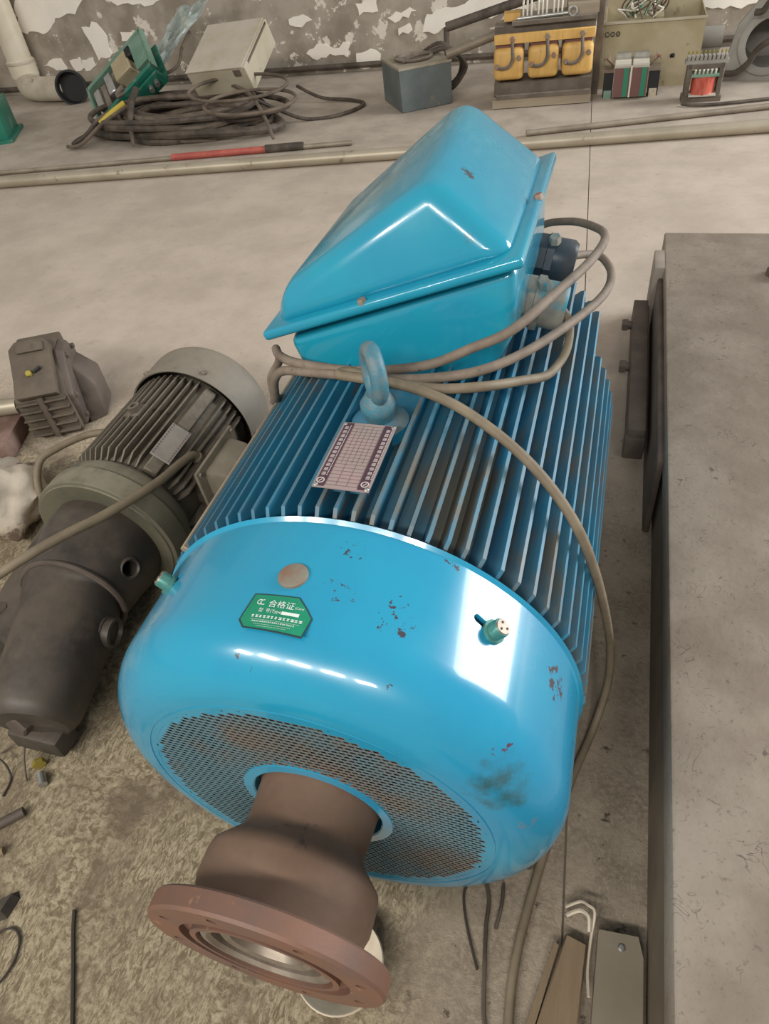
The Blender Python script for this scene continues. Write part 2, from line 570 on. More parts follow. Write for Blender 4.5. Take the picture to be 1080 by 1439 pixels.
def thing(name, label, cat, loc=(0, 0, 0), rot=(0, 0, 0), group=None):
    o = bpy.data.objects.new(name, None)
    o.empty_display_size = .1
    col.objects.link(o)
    o.location = loc
    o.rotation_euler = rot
    ROOTM[o.name] = Matrix.Translation(loc) @ Euler(rot).to_matrix().to_4x4()
    tag(o, label, cat, group)
    return o


def share(src, name, parent, loc=(0, 0, 0), rot=(0, 0, 0)):
    c = src.copy()
    c.name = name
    c.parent = parent
    col.objects.link(c)
    c.location = loc
    c.rotation_euler = rot
    return c


def cut(o, mb):
    """boolean-subtract a cutter (in the object's own space) and bake the result"""
    me = bpy.data.meshes.new('cutter')
    bmesh.ops.recalc_face_normals(mb.bm, faces=mb.bm.faces)
    mb.bm.to_mesh(me)
    mb.bm.free()
    c = bpy.data.objects.new('cutter', me)
    col.objects.link(c)
    par, loc = o.parent, o.location.copy()
    o.parent = None
    o.location = (0, 0, 0)
    m = o.modifiers.new('cut', 'BOOLEAN')
    m.object = c
    m.solver = 'EXACT'
    dg = bpy.context.evaluated_depsgraph_get()
    new = bpy.data.meshes.new_from_object(o.evaluated_get(dg))
    o.modifiers.clear()
    o.data = new
    o.parent = par
    o.location = loc
    bpy.data.objects.remove(c)
    new.polygons.foreach_set('use_smooth', [True] * len(new.polygons))
    new.set_sharp_from_angle(angle=R(35))
    return o


def text_verts(s, size):
    """flat lettering as (verts, faces) centred on the origin"""
    cu = bpy.data.curves.new('lettering', 'FONT')
    cu.body = s
    cu.size = size
    cu.align_x = 'LEFT'
    cu.resolution_u = 2
    ob = bpy.data.objects.new('lettering', cu)
    col.objects.link(ob)
    dg = bpy.context.evaluated_depsgraph_get()
    me = bpy.data.meshes.new_from_object(ob.evaluated_get(dg))
    bpy.data.objects.remove(ob)
    v = [tuple(x.co) for x in me.vertices]
    f = [tuple(p.vertices) for p in me.polygons]
    return v, f


def hexhead(mb, c, d, r, h, mi=0):
    mb.lathe([(0, 0), (r, 0), (r, h * .8), (r * .86, h), (0, h)], c, d, 6, mi)


# ------------------------------------------------------------------ the setting
fl = MB()
fl.box((-1.0, 1.8, -.046), (18, 11, .08))
floor = tag(fl.build('floor', 'joint', None, world=False), kind='structure')


def jx(y):
    return .363 - .061 * y


for pts in ([(-9, -3.4), (jx(-3.4) - .002, -3.4), (jx(7) - .002, 7), (-9, 7)],
            [(jx(-3.4) + .002, -3.4), (7.5, -3.4), (7.5, 7), (jx(7) + .002, 7)]):
    s = MB().prism(pts, -.02, 0, 'z')
    s.build('slab', M_FLOOR, floor, smooth=False)

WA, WB = .052, 5.95


def wp(x, z, off=0.0):
    return (x, WB + WA * x - off, z)


w = MB()
w._add([wp(-9, -.02), wp(7, -.02), wp(7, 3.6), wp(-9, 3.6), wp(-9, -.02, -.2), wp(7, -.02, -.2), wp(7, 3.6, -.2), wp(-9, 3.6, -.2)],
       [(0, 1, 2, 3), (7, 6, 5, 4), (0, 4, 5, 1), (1, 5, 6, 2), (2, 6, 7, 3), (3, 7, 4, 0)])
wall = tag(w.build('wall_back', 'wall_render', None, world=False, smooth=False), kind='structure')
patches = [
    [(-4.3, 1.6), (-4.76, .689), (-4.86, .469), (-4.77, .448), (-4.74, .466), (-4.61, .437), (-4.52, .472), (-4.44, .542), (-4.35, .551), (-4.24, .553), (-4.16, .621), (-4.13, .643), (-3.84, 1.0), (-3.7, 1.6)],
    [(-4.22, .462), (-4.07, .482), (-4.01, .387), (-4.01, .258), (-4.16, .214), (-4.18, .347)],
    [(-4.51, .126), (-4.64, .189), (-4.74, .206), (-4.65, .244), (-4.53, .253), (-4.5, .181)],
    [(-4.45, .232), (-4.34, .252), (-4.33, .171), (-4.42, .149)],
    [(-4.33, .23), (-4.21, .244), (-4.21, .18), (-4.32, .143)],
    [(-3.80, 1.2), (-3.91, .626), (-3.82, .582), (-3.72, .593), (-3.54, .561), (-3.43, .591), (-3.2, 1.2)],
    [(-2.36, .388), (-2.24, .411), (-2.17, .369), (-2.26, .328), (-2.36, .35)],
    [(-2.26, .15), (-2.16, .207), (-2.02, .169), (-1.89, .209), (-1.91, .103), (-2.02, .12), (-2.21, .112)],
    [(-1.29, .231), (-1.27, .298), (-1.25, .341), (-1.03, .37), (-.5, .54), (-.5, .32), (-1.03, .259), (-1.2, .211)],
    [(-1.56, .34), (-1.38, .395), (-1.33, .369), (-1.5, .305)],
    [(-1.8, .448), (-1.63, .486), (-1.63, .387), (-1.78, .37)],
    [(-1.48, .266), (-1.39, .297), (-1.37, .249), (-1.48, .22)],
    [(.6, .6), (2.2, .6), (2.2, .22), (1.14, .229), (1.05, .243), (.97, .217), (.78, .231), (.6, .24)],
    [(-1.84, .124), (-1.72, .15), (-1.64, .107), (-1.66, .03), (-1.83, .024)],
    [(-3.87, .403), (-3.77, .396), (-3.77, .361), (-3.88, .338)],
]
for poly in patches:
    # jagged torn outline, a few millimetres proud of the render
    pts = []
    rr = random.Random(len(pts) + int(poly[0][0] * 100))
    n = len(poly)
    for i in range(n):
        a, b = Vector(poly[i]), Vector(poly[(i + 1) % n])
        L = (b - a).length
        k = max(2, int(L / .035)) if L < .5 else 8
        nr = Vector((-(b - a).y, (b - a).x)).normalized()
        for j in range(k):
            t = j / k
            p = a.lerp(b, t) + nr * (rr.uniform(-1, 1) * min(.018, L * .12) if j else 0)
            pts.append((p.x, p.y))
    mb = MB()
    m_ = len(pts)
    mb._add([wp(x, z, -.002) for x, z in pts] + [wp(x, z, .007) for x, z in pts],
            [tuple(range(m_, 2 * m_))] + [(i, (i + 1) % m_, m_ + (i + 1) % m_, m_ + i) for i in range(m_)])
    mb.build('paint_flake', 'wall_paint', wall, smooth=False)
# dark conduit along the foot of the wall
mb = MB().tube([wp(-8, .05, .03), wp(-3, .05, .03), wp(1, .05, .03), wp(6, .05, .03)], .02, 8, 2)
tag(mb.build('trim_1', 'cable_dark', None), kind='structure')

# ------------------------------------------------------------------ the big blue motor
ZC = .36
RC = .34
motor = thing('electric_motor', 'large blue finned electric motor with round fan cover and wedge-shaped terminal box', 'electric motor', (0, .6, 0))
AX = (0, 0, ZC)


def ax(mb, prof, n=72, mi=0, closed=False):
    return mb.lathe(prof, AX, (0, 1, 0), n, mi, closed)


# frame barrel
mb = MB()
ax(mb, [(0, .20), (.26, .20), (.305, .25), (.31, .30), (.31, 1.08), (.29, 1.12), (0, 1.12)])
mb.build('frame', 'fin_blue', motor)
# cooling fins: one mesh shared, radial
def fin_mesh(y0, y1, name):
    b = MB()
    t0, t1 = .0042, .0028
    r0, r1 = .295, .349
    v = []
    for y, rr in ((y0, r1 - .012), (y0 + .012, r1), (y1 - .01, r1), (y1, r1 - .01)):
        v += [(-t0, y, r0), (-t1, y, rr), (t1, y, rr), (t0, y, r0)]
    f = [(0, 1, 2, 3), (15, 14, 13, 12)]
    for s in range(3):
        for k in range(4):
            a, c = s * 4 + k, s * 4 + (k + 1) % 4
            f.append((a, a + 4, c + 4, c))
    b._add(v, f)
    o = b.build(name, 'fin_blue', motor, world=False, smooth=False)
    return o


fin_long = fin_mesh(.237, 1.10, 'fin')
fin_short = fin_mesh(.237, .425, 'fin')
fin_low = fin_mesh(.237, .96, 'fin')
angs = [4.25 * i for i in range(-8, 9)]
a = 34.0
while a < 150:
    a += 4.85
    angs += [a, -a]
used = set()
for a in sorted(angs, key=abs):
    src = fin_short if abs(a) < 5 else (fin_long if abs(a) < 60 else fin_low)
    if src.name in used:
        o = share(src, 'fin', motor)
    else:
        o = src
        used.add(src.name)
    o.location = (0, -.6, ZC)
    o.rotation_euler = (0, R(a), 0)
mb = MB().box((0, .66, .335), (.013, .84, .036))
mb.bevel(.002, 1)
mb.xf(Matrix.Translation(AX) @ Euler((0, R(-49.5), 0)).to_matrix().to_4x4()).build('frame_rail', 'rail_tan', motor)
# far bearing end shield and drive end
mb = MB()
ax(mb, [(.0, 1.08), (.300, 1.08), (.305, 1.12), (.28, 1.15), (.16, 1.18), (.15, 1.22), (0, 1.22)])
mb.build('end_shield', 'fin_blue', motor)
# feet
for s in (-1, 1):
    mb = MB()
    mb.prism([(s * .18, 0), (s * .31, 0), (s * .31, .03), (s * .26, .05), (s * .25, .22), (s * .19, .22)], .36, .98)
    mb.build('foot', 'fin_blue', motor)

# fan cover
mb = MB()
prof = [(.345, .233), (.34, .228), (.34, .085)]
rr = .085
for k in range(1, 13):
    a = PI / 2 * k / 12
    prof.append((.255 + rr * math.cos(a), .085 - rr * math.sin(a)))
prof += [(.2545, .0012), (.2525, .0012), (.252, 0), (.2445, 0), (.2445, .003), (.26, .02), (.33, .10), (.335, .228)]
ax(mb, prof, 128, closed=True)
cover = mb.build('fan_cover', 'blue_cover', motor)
# perforated front plate
mb = MB()
dx, dz = .0102, .0080
hw, hh, sk = .0041, .0028, .0012
rows = int(.25 / dz) + 1
for r_ in range(-rows, rows + 1):
    for c_ in range(-26, 27):
        x = (c_ + (.5 if r_ % 2 else 0)) * dx
        z = r_ * dz
        q = math.hypot(x, z)
        if q > .2475 or q < .098:
            continue
        X0, X1, Z0, Z1 = x - dx / 2, x + dx / 2, z - dz / 2, z + dz / 2
        o4 = [(X0, .0002, ZC + Z0), (X1, .0002, ZC + Z0), (X1, .0002, ZC + Z1), (X0, .0002, ZC + Z1)]
        if q > .2365 or q < .108:
            mb._add(o4, [(0, 1, 2, 3)], None, 1)
            continue
        i4 = [(x - hw + sk, .0002, ZC + z - hh), (x + hw + sk, .0002, ZC + z - hh), (x + hw - sk, .0002, ZC + z + hh), (x - hw - sk, .0002, ZC + z + hh)]
        b4 = [(px, .0010, pz) for px, _, pz in i4]
        mb._add(o4 + i4 + b4, [(0, 1, 5, 4), (1, 2, 6, 5), (2, 3, 7, 6), (3, 0, 4, 7), (4, 5, 9, 8), (5, 6, 10, 9), (6, 7, 11, 10), (7, 4, 8, 11)], None, 0)
tag(mb.build('grille', ['grille', 'blue_cover'], cover, smooth=False, recalc=False), 'perforated metal air inlet grille')
mb = MB()
ax(mb, [(.112, .002), (.111, -.0012), (.097, -.0016), (.095, .0), (.095, .02), (.1, .02), (.112, .006)], 64, closed=True)
mb.build('grille_collar', 'blue_cover', cover)
# fan behind the grille
mb = MB()
ax(mb, [(0, .10), (.23, .12), (.23, .125), (0, .125)], 48)
for k in range(9):
    a = 2 * PI * k / 9
    c_, s_ = math.cos(a), math.sin(a)
    mb._add([(.1 * c_, .03, ZC + .1 * s_), (.225 * c_, .04, ZC + .225 * s_), (.225 * c_, .12, ZC + .225 * s_), (.1 * c_, .12, ZC + .1 * s_)], [(0, 1, 2, 3)])
mb.build('fan', 'iron_brown', motor, smooth=False)
# shaft + coupling
mb = MB()
ax(mb, [(0, .12), (.06, .12), (.06, -.02), (0, -.02)], 40)
mb.build('shaft', 'steel_worn', motor)
coup = MB()
ax(coup, [(.090, .012), (.0875, .006), (.0845, -.05), (.088, -.062), (.104, -.078), (.116, -.090), (.1185, -.10), (.1185, -.135), (.112, -.155), (.112, -.176), (.06, -.176), (.06, .012)], 72, closed=True)
coupling = coup.build('coupling', 'rust_hub', motor)
tag(coupling, 'rust brown stepped coupling hub')
mb = MB()
ax(mb, [(.110, -.168), (.153, -.168), (.156, -.171), (.156, -.192), (.153, -.196), (.112, -.196), (.112, -.188), (.098, -.188), (.098, -.196), (.090, -.196), (.090, -.180), (.07, -.180), (.07, -.168)], 96, closed=True)
flange = mb.build('flange', 'rust_red', coupling)
cm = MB()
for k in range(8):
    a = 2 * PI * (k + .3) / 8
    cm.cyl((.134 * math.cos(a), -.6 - .21, ZC + .134 * math.sin(a)), (.134 * math.cos(a), -.6 - .178, ZC + .134 * math.sin(a)), .0065, n=14)
cut(flange, cm)
tag(flange, 'round rust red bolt flange')
mb = MB()
ax(mb, [(.088, -.178), (.088, -.190), (.084, -.193), (.078, -.193), (.074, -.188), (.074, -.178)], 64, closed=True)
mb.build('bearing_ring', 'steel_worn', coupling)
mb = MB()
ax(mb, [(.064, -.150), (.064, -.184), (.058, -.187), (.050, -.184), (.044, -.17), (.036, -.168), (.03, -.172), (0, -.172), (0, -.150)], 64, closed=False)
mb.build('shaft_end', 'steel_worn', coupling)
# rust plug, retaining bolts and sticker on the cover
def onc(x_arc, y, r=RC):
    t = x_arc / RC
    return Vector((r * math.sin(t), y, ZC + r * math.cos(t)))


def nrm(x_arc):
    t = x_arc / RC
    return Vector((math.sin(t), 0, math.cos(t)))


mb = MB().lathe([(0, -.002), (.019, -.002), (.019, .003), (.016, .0045), (0, .005)], onc(-.017, .135), nrm(-.017), 32)
mb.build('plug', 'bolt_rust', cover)
for xa, yy in ((.241, .16), (-.259, .158)):
    d = nrm(xa)
    p = onc(xa, yy)
    mb = MB()
    mb.lathe([(0, 0), (.0155, 0), (.0155, .004), (.012, .005), (.012, .017), (.011, .019), (0, .019)], p, d, 24)
    bolt = mb.build('bolt', 'bolt_green', cover)
    mb = MB().lathe([(0, .019), (.0105, .019), (.0098, .0205), (0, .0205)], p, d, 24)
    mb.build('bolt_head', 'steel_worn', bolt)
    for k in range(3):
        t3 = Vector((d.z, 0, -d.x)) * (.0055 * math.cos(2.1 * k)) + Vector((0, .0055 * math.sin(2.1 * k), 0))
        MB().cyl(p + t3 + d * .020, p + t3 + d * .0212, .0016, n=8).build('bolt_mark', 'black', bolt)
    # slot the bolt slides in
    t = Vector((d.z, 0, -d.x))
    mb = MB()
    pts = []
    for k in range(16):
        a = 2 * PI * k / 16
        off = (-.024 if math.cos(a) < 0 else 0.0)
        pts.append(p + t * (off * (1 if xa > 0 else -1) + .0062 * math.cos(a) * (1 if xa > 0 else -1)) + Vector((0, .006 * -off / .024 + .0062 * math.sin(a), 0)) + d * .0008)
    off_ = Vector((0, -.6, 0))
    mb._add([tuple(q + d * .01 + off_) for q in pts] + [tuple(q - d * .02 + off_) for q in pts], [tuple(range(16)), tuple(reversed(range(16, 32)))] + [(i, (i + 1) % 16, 16 + (i + 1) % 16, 16 + i) for i in range(16)])
    cut(cover, mb)


def curved_patch(mb, poly, lift, mi=0, steps=10):
    """flat outline wrapped on the cover, (arc, y) coordinates, as a fan of narrow strips"""
    xs = [p_[0] for p_ in poly]
    x0, x1 = min(xs), max(xs)

    def ylim(x):
        ys = []
        n = len(poly)
        for i in range(n):
            (ax_, ay), (bx, by) = poly[i], poly[(i + 1) % n]
            if (ax_ - x) * (bx - x) <= 0 and abs(ax_ - bx) > 1e-9:
                ys.append(ay + (by - ay) * (x - ax_) / (bx - ax_))
        return (min(ys), max(ys)) if ys else None
    cutx = sorted(set([x0 + 1e-5, x1 - 1e-5] + [x for x in xs if x0 < x < x1] + [x0 + (x1 - x0) * k / steps for k in range(1, steps)]))
    v, f = [], []
    for x in cutx:
        lo, hi = ylim(x)
        v += [tuple(onc(x, lo, RC + lift)), tuple(onc(x, hi, RC + lift))]
    for i in range(len(cutx) - 1):
        f.append((2 * i, 2 * i + 2, 2 * i + 3, 2 * i + 1))
    mb._add(v, f, None, mi)


st = MB()
curved_patch(st, [(-.0555, .104), (.0035, .1055), (.0185, .091), (.0285, .079), (.0255, .0505), (-.050, .0535), (-.060, .064), (-.0595, .072)], .0006)
sticker = st.build('sticker', 'sticker_edge', cover, smooth=False)
st = MB()
curved_patch(st, [(-.0535, .102), (.003, .1035), (.017, .090), (.0268, .079), (.024, .0535), (-.049, .0555), (-.0575, .065), (-.057, .072)], .0010)
st.build('sticker_face', 'sticker_green', sticker, smooth=False)
pr = MB()


def ctext(s, x, y, size, mb):
    v, f = text_verts(s, size)
    mb._add([tuple(onc(x + a, y + b, RC + .0014)) for a, b, _ in v], f)


ctext('\u5408\u683c\u8bc1', -.031, .0865, .0112, pr)
ctext('(Certi', .0035, .0875, .0046, pr)
ctext('\u578b', -.040, .078, .0062, pr)
ctext('\u53f7(Type):', -.031, .078, .0062, pr)
curved_patch(pr, [(-.010, .0770), (.012, .0770), (.012, .0815), (-.010, .0815)], .0014, steps=3)
# emblem: two curled strokes
for k in range(2):
    for j in range(8):
        a = R(70 + 30 * j)
        b = R(70 + 30 * (j + 1))
        cx_, r1, r2 = -.0425 + .0042 * k, .0040, .0029
        pr._add([tuple(onc(cx_ + q * math.cos(t), .0915 + q * math.sin(t), RC + .0014)) for q, t in ((r1, a), (r1, b), (r2, b), (r2, a))], [(0, 1, 2, 3)])
# rows of print too small to read
rp = random.Random(3)
for row, (yy, x0, x1, h, cw) in enumerate([(.0695, -.045, .016, .0034, .0050), (.0665, -.045, .016, .0012, .0016), (.0632, -.042, .012, .0018, .0026), (.0602, -.038, .008, .0012, .0018), (.0575, -.034, .002, .0012, .0018)]):
    x = x0
    while x < x1:
        wd = cw * rp.uniform(.5, .8)
        curved_patch(pr, [(x, yy), (x + wd, yy), (x + wd, yy + h * .35), (x, yy + h * .35)], .0014, steps=1)
        if h > .0015:
            curved_patch(pr, [(x, yy + h * .65), (x + wd, yy + h * .65), (x + wd, yy + h), (x, yy + h)], .0014, steps=1)
            curved_patch(pr, [(x + wd * .4, yy), (x + wd * .6, yy), (x + wd * .6, yy + h), (x + wd * .4, yy + h)], .0014, steps=1)
        x += cw
tag(pr.build('lettering', 'white_print', sticker, smooth=False), kind='stuff')

# nameplate
mb = MB()
NX0, NX1, NY0, NY1, NZ = -.0415, .0385, .275, .416, .7185
mb.box((0, .345, .705), (.06, .10, .022))
mb.build('nameplate_pad', 'fin_blue', motor)
mb = MB().box(((NX0 + NX1) / 2, (NY0 + NY1) / 2, NZ), (NX1 - NX0, NY1 - NY0, .002))
nplate = mb.build('nameplate', 'plate_pink', motor)
zt = NZ + .0013
mb = MB()
for x0, x1 in ((NX0 + .003, NX0 + .0165), (NX1 - .0165, NX1 - .003)):
    mb.box(((x0 + x1) / 2, (NY0 + NY1) / 2, zt), (x1 - x0, NY1 - NY0 - .004, .0006))
mb.build('nameplate_band', 'plate_band', nplate)
mb = MB()
xa, xb = NX0 + .0175, NX1 - .0175
rows_ = 18
for k in range(rows_ + 1):
    y = NY0 + .006 + (NY1 - NY0 - .012) * k / rows_
    mb.box(((xa + xb) / 2, y, zt - .0001), (xb - xa, .0006, .0004))
for k in range(7):
    x = xa + (xb - xa) * k / 6
    mb.box((x, (NY0 + NY1) / 2 + (.02 if k % 2 else 0), zt - .0001), (.0006, (NY1 - NY0 - .012) * (.6 if k % 2 else 1), .0004))
tag(mb.build('nameplate_grid', 'plate_line', nplate, smooth=False), kind='stuff')
mb = MB()
for xc in (NX0 + .0085, NX1 - .0085):
    for k in range(12):   # one character cell each, strokes too small to read
        y = NY0 + .026 + k * .0092
        mb.box((xc, y, zt + .0005), (.0058, .0012, .0003))
        mb.box((xc, y + .0024, zt + .0005), (.0050, .0010, .0003))
        mb.box((xc, y - .0024, zt + .0005), (.0054, .0010, .0003))
        mb.box((xc + .001 * (k % 3 - 1), y, zt + .0005), (.0010, .0062, .0003))
    for k in range(34):
        y = NY0 + .024 + k * .0033
        mb.box((xc + .0052, y, zt + .0005), (.0014, .0018, .0003))
    mb.lathe([(.0058, 0), (.0058, .0004), (.0042, .0004), (.0042, 0)], (xc, NY0 + .0125, zt + .0003), (0, 0, 1), 20, closed=True)
    mb.box((xc, NY0 + .0125, zt + .0005), (.0060, .0014, .0003), (0, 0, R(50)))
tag(mb.build('nameplate_print', 'plate_text', nplate, smooth=False), kind='stuff')
for x in (NX0 + .004, NX1 - .004):
    for y in (NY0 + .004, NY1 - .004):
        mb = MB().lathe([(.0034, 0), (.0034, .001), (.002, .0024), (0, .0028)], (x, y, NZ + .0005), (0, 0, 1), 12)
        mb.build('rivet', 'steel', nplate)

# lifting eye
mb = MB()
mb.lathe([(.046, -.03), (.044, -.012), (.030, -.006), (.0, -.006)], (0, .455, .71), (0, 0, 1), 32)
mb.build('lifting_boss', 'fin_blue', motor)
mb = MB()
mb.lathe([(0, -.02), (.021, -.02), (.023, .0), (.027, .006), (.027, .020), (.022, .027), (.017, .036), (0, .036)], (0, .455, .712), (0, 0, 1), 32)
ring = []
for k in range(20):
    a = 2 * PI * k / 20
    ang = R(58)
    u = .031 * math.cos(a)
    ring.append((u * math.cos(ang), .455 + u * math.sin(ang) * -1, .781 + .036 * math.sin(a)))
mb.tube(ring, .0125, 12, 2, close=True)
mb.build('lifting_eye', 'eye_paint', motor)

# terminal box
YF, YB = .585, 1.005
mb = MB()
mb.hull([(x, y, z) for y in (YF + .022, YB - .02) for x, z in ((-.185, .66), (-.208, .735), (.178, .87), (.18, .765), (.145, .69), (.10, .66), (-.16, .66))])
mb.bevel(.018, 3, 30)
tbase = mb.build('terminal_box', 'blue_lid', motor)
mb = MB()
ux, uz = .425, .14
L_ = math.hypot(ux, uz)
nx, nz = -uz / L_, ux / L_
th = .017
c = [(-.236, .740), (.193, .881), (.193 + nx * th, .881 + nz * th), (-.236 + nx * th, .740 + nz * th)]
mb.prism(c, YF, YB + .01)
mb.bevel(.006, 3, 30)
lid_rim = mb.build('lid_rim', 'blue_lid', motor)
mb = MB()
pts = []
for (x, z), ya, yb in (((-.226, .752), YF + .012, YB - .004), ((.182, .886), YF + .012, YB - .004),
                       ((-.208, .818), YF + .028, YB - .02), ((.050, .982), YF + .052, YB - .045)):
    pts += [(x, ya, z), (x - (.012 if z > .9 else 0), yb + (.025 if z > .9 else 0), z + (.018 if z > .9 else 0))]
mb.hull(pts)
mb.bevel(.03, 5, 18)
lid = mb.build('terminal_box_lid', 'blue_lid', motor)
for x, y in ((-.055, YF + .008), (.186, .80), (-.20, .80), (.05, 1.0)):
    z = .740 + (x + .236) * uz / ux + .017
    mb = MB()
    hexhead(mb, (x, y, z - .003), (nx, 0, nz), .008, .009)
    mb.build('lid_bolt', 'bolt_rust', lid_rim)
# cable glands on the right side of the box
for (y, z, m1, m2, x1) in ((.775, .735, 'gland_grey', 'gland_grey', .247), (.945, .735, 'gland_dark', 'gland_dark', .235)):
    mb = MB()
    d = (1, 0, -.18)
    mb.lathe([(0, 0), (.045, 0), (.045, .022), (.048, .023), (.048, .036), (.036, .037), (0, .037)], (.165, y, z), d, 8)
    g = mb.build('cable_gland', m1, motor)
    mb = MB()
    mb.lathe([(.034, .03), (.040, .034), (.040, .07), (.034, .078), (.015, .078), (.015, .05)], (.165, y, z), d, 28)
    mb.build('gland_nut', m2, g)
    mb = MB()
    hexhead(mb, (.205, y - .02, z + .034), (0, -.3, 1), .011, .014)
    mb.build('clamp_bolt', 'gland_grey', g)

# ------------------------------------------------------------------ cables over the motor
A = [(-.262, .66, .655), (-.245, .629, .70), (-.221, .592, .712), (-.18, .555, .725), (-.118, .53, .735), (-.056, .526, .735), (.011, .534, .738), (.067, .541, .748), (.119, .56, .765), (.179, .577, .79), (.23, .674, .80), (.272, .815, .785), (.291, .954, .765), (.272, 1.048, .745), (.215, 1.139, .72), (.14, 1.20, .68), (.05, 1.26, .58), (-.03, 1.30, .36), (-.08, 1.32, .10), (-.12, 1.35, .012), (-.2, 1.46, .009), (-.3, 1.5, .009)]
B = [(-.262, .62, .60), (-.242, .58, .63), (-.224, .561, .68), (-.201, .555, .705), (-.145, .532, .722), (-.076, .512, .735), (.017, .511, .735), (.104, .524, .74), (.162, .561, .74), (.216, .636, .735), (.273, .763, .72), (.305, .884, .70), (.308, 1.005, .68), (.28, 1.06, .685), (.235, 1.0, .71), (.225, .945, .725)]
mb = MB().tube(list(reversed(A)) + [(-.30, .68, .60), (-.31, .69, .55), (-.295, .66, .56)] + B, .0078, 10, 6)
tag(mb.build('power_cable', 'cable_grey', None), 'dusty grey-brown cable looped round the lifting eye below the terminal box', 'cable')
Cc = [(.232, .775, .722), (.250, .765, .70), (.252, .735, .67), (.240, .70, .655), (.224, .658, .66), (.191, .595, .69), (.15, .525, .724), (.087, .499, .732), (.022, .495, .737), (-.02, .503, .74)]
Dd = [(-.06, .512, .742), (-.075, .50, .744), (-.03, .492, .745), (.022, .488, .743), (.08, .477, .735), (.134, .472, .71), (.201, .448, .676), (.258, .423, .632), (.305, .398, .576), (.339, .408, .475), (.368, .437, .34), (.391, .465, .2), (.399, .458, .09), (.385, .404, .014), (.354, .293, .009), (.322, .163, .009), (.301, .039, .009), (.292, -.048, .009), (.295, -.129, .009), (.31, -.25, .009)]
mb = MB().tube(Cc + Dd, .0078, 10, 6)
tag(mb.build('power_cable', 'cable_olive', None), 'long olive-brown cable hanging over the motor fins down to the floor by the slab', 'cable')

# ------------------------------------------------------------------ stone slab on the right
slab = thing('machine_bed', 'long flat taupe machine bed slab with dark side beside the blue motor', 'machine bed', (.476, 1.2, 0), (0, 0, R(.42)))
SX = .476
BO = Matrix.Translation((-.476, -1.2, 0))
mb = MB().box(((SX + 2.1) / 2, .565, .245), (2.1 - SX, 3.13, .07))
mb.bevel(.006, 2)
mb.xf(BO).build('top_plate', 'slab_stone', slab, world=False)
mb = MB().box(((SX + 2.09) / 2 + .004, .565, .1075), (2.08 - SX, 3.11, .215))
mb.xf(BO).build('bed_side', 'slab_side', slab, world=False)
mb = MB().box((.4625, 1.935, .14), (.034, .13, .275))
mb.bevel(.004, 2)
mb.xf(BO).build('end_lug', 'slab_far', slab, world=False)
mb = MB().box((.469, 1.42, .125), (.016, .90, .24))
mb.bevel(.005, 2)
mb.xf(BO).build('cheek_plate', 'iron_brown', slab, world=False)
mb = MB().box((.4245, 1.555, .105), (.046, .70, .09))
mb.bevel(.004, 2)
bar = mb.xf(BO).build('clamp_bar', 'iron_brown', slab, world=False)
mb = MB().box((.424, 1.22, .09), (.052, .05, .07))
mb.bevel(.004, 2)
mb.xf(BO).build('bar_foot', 'iron_brown', bar, world=False)
for y in (1.80, 1.555):
    mb = MB()
    mb.cyl((.402, y, .115), (.385, y, .115), .014, n=16)
    hexhead(mb, (.389, y, .115), (-1, 0, 0), .021, .018)
    mb.xf(BO).build('bolt', 'iron_brown', bar, world=False)
mb = MB()
hexhead(mb, (.79, 1.83, .278), (0, 0, 1), .035, .03)
mb.xf(BO).build('bolt', 'iron_brown', slab, world=False)

# ------------------------------------------------------------------ the small geared motor
SXC, SZC = -.777, .19
gm = thing('geared_motor', 'small dusty olive finned motor with dark gear nose lying beside the blue motor', 'electric motor', (SXC, .6, 0))
SA = (SXC, 0, SZC)


def sax(mb, prof, n=56, closed=False):
    return mb.lathe(prof, SA, (0, 1, 0), n, 0, closed)


mb = MB()
sax(mb, [(0, .62), (.148, .64), (.150, 1.02), (0, 1.02)])
mb.build('frame', 'olive_cast', gm)
b = MB()
v = []
for y, rr_ in ((.665, .152), (.69, .172), (.98, .172), (1.0, .17)):
    v += [(-.0035, y, .14), (-.0022, y, rr_), (.0022, y, rr_), (.0035, y, .14)]
f = [(0, 1, 2, 3), (15, 14, 13, 12)]
for s in range(3):
    for k in range(4):
        a_, c_ = s * 4 + k, s * 4 + (k + 1) % 4
        f.append((a_, a_ + 4, c_ + 4, c_))
b._add(v, f)
fin0 = b.build('fin', 'olive_cast', gm, world=False, smooth=False)
for i in range(44):
    a = -150 + i * 7
    if 28 < a < 48 or 76 < a < 104:
        continue
    o = fin0 if i == 0 else share(fin0, 'fin', gm)
    o.location = (0, -.6, SZC)
    o.rotation_euler = (0, R(a), 0)
mb = MB()
pf = [(.184, .996), (.186, 1.02), (.186, 1.10)]
for k in range(1, 9):
    a = PI / 2 * k / 8
    pf.append((.128 + .058 * math.cos(a), 1.10 + .058 * math.sin(a)))
pf += [(0, 1.158)]
sax(mb, pf + [], 72)
sax(mb, [(.180, .998), (.184, .996)], 72)
cowl = mb.build('fan_cowl', 'cowl_grey', gm)
for a in (25, -35, 95):
    d = Vector((math.sin(R(a)), 0, math.cos(R(a))))
    mb = MB()
    hexhead(mb, Vector(SA) + d * .185 + Vector((0, 1.02, 0)), d, .008, .007)
    mb.build('bolt', 'steel_worn', cowl)
# mounting drum (flange) and end bell
mb = MB()
sax(mb, [(.150, .66), (.160, .655), (.172, .64), (.176, .61), (.182, .605), (.182, .553), (.178, .55), (0, .55), ])
mb.build('drum', 'green_grey', gm)
mb = MB()
sax(mb, [(0, .552), (.174, .552), (.172, .546), (0, .546)])
mb.build('drum_face', 'green_grey', gm)
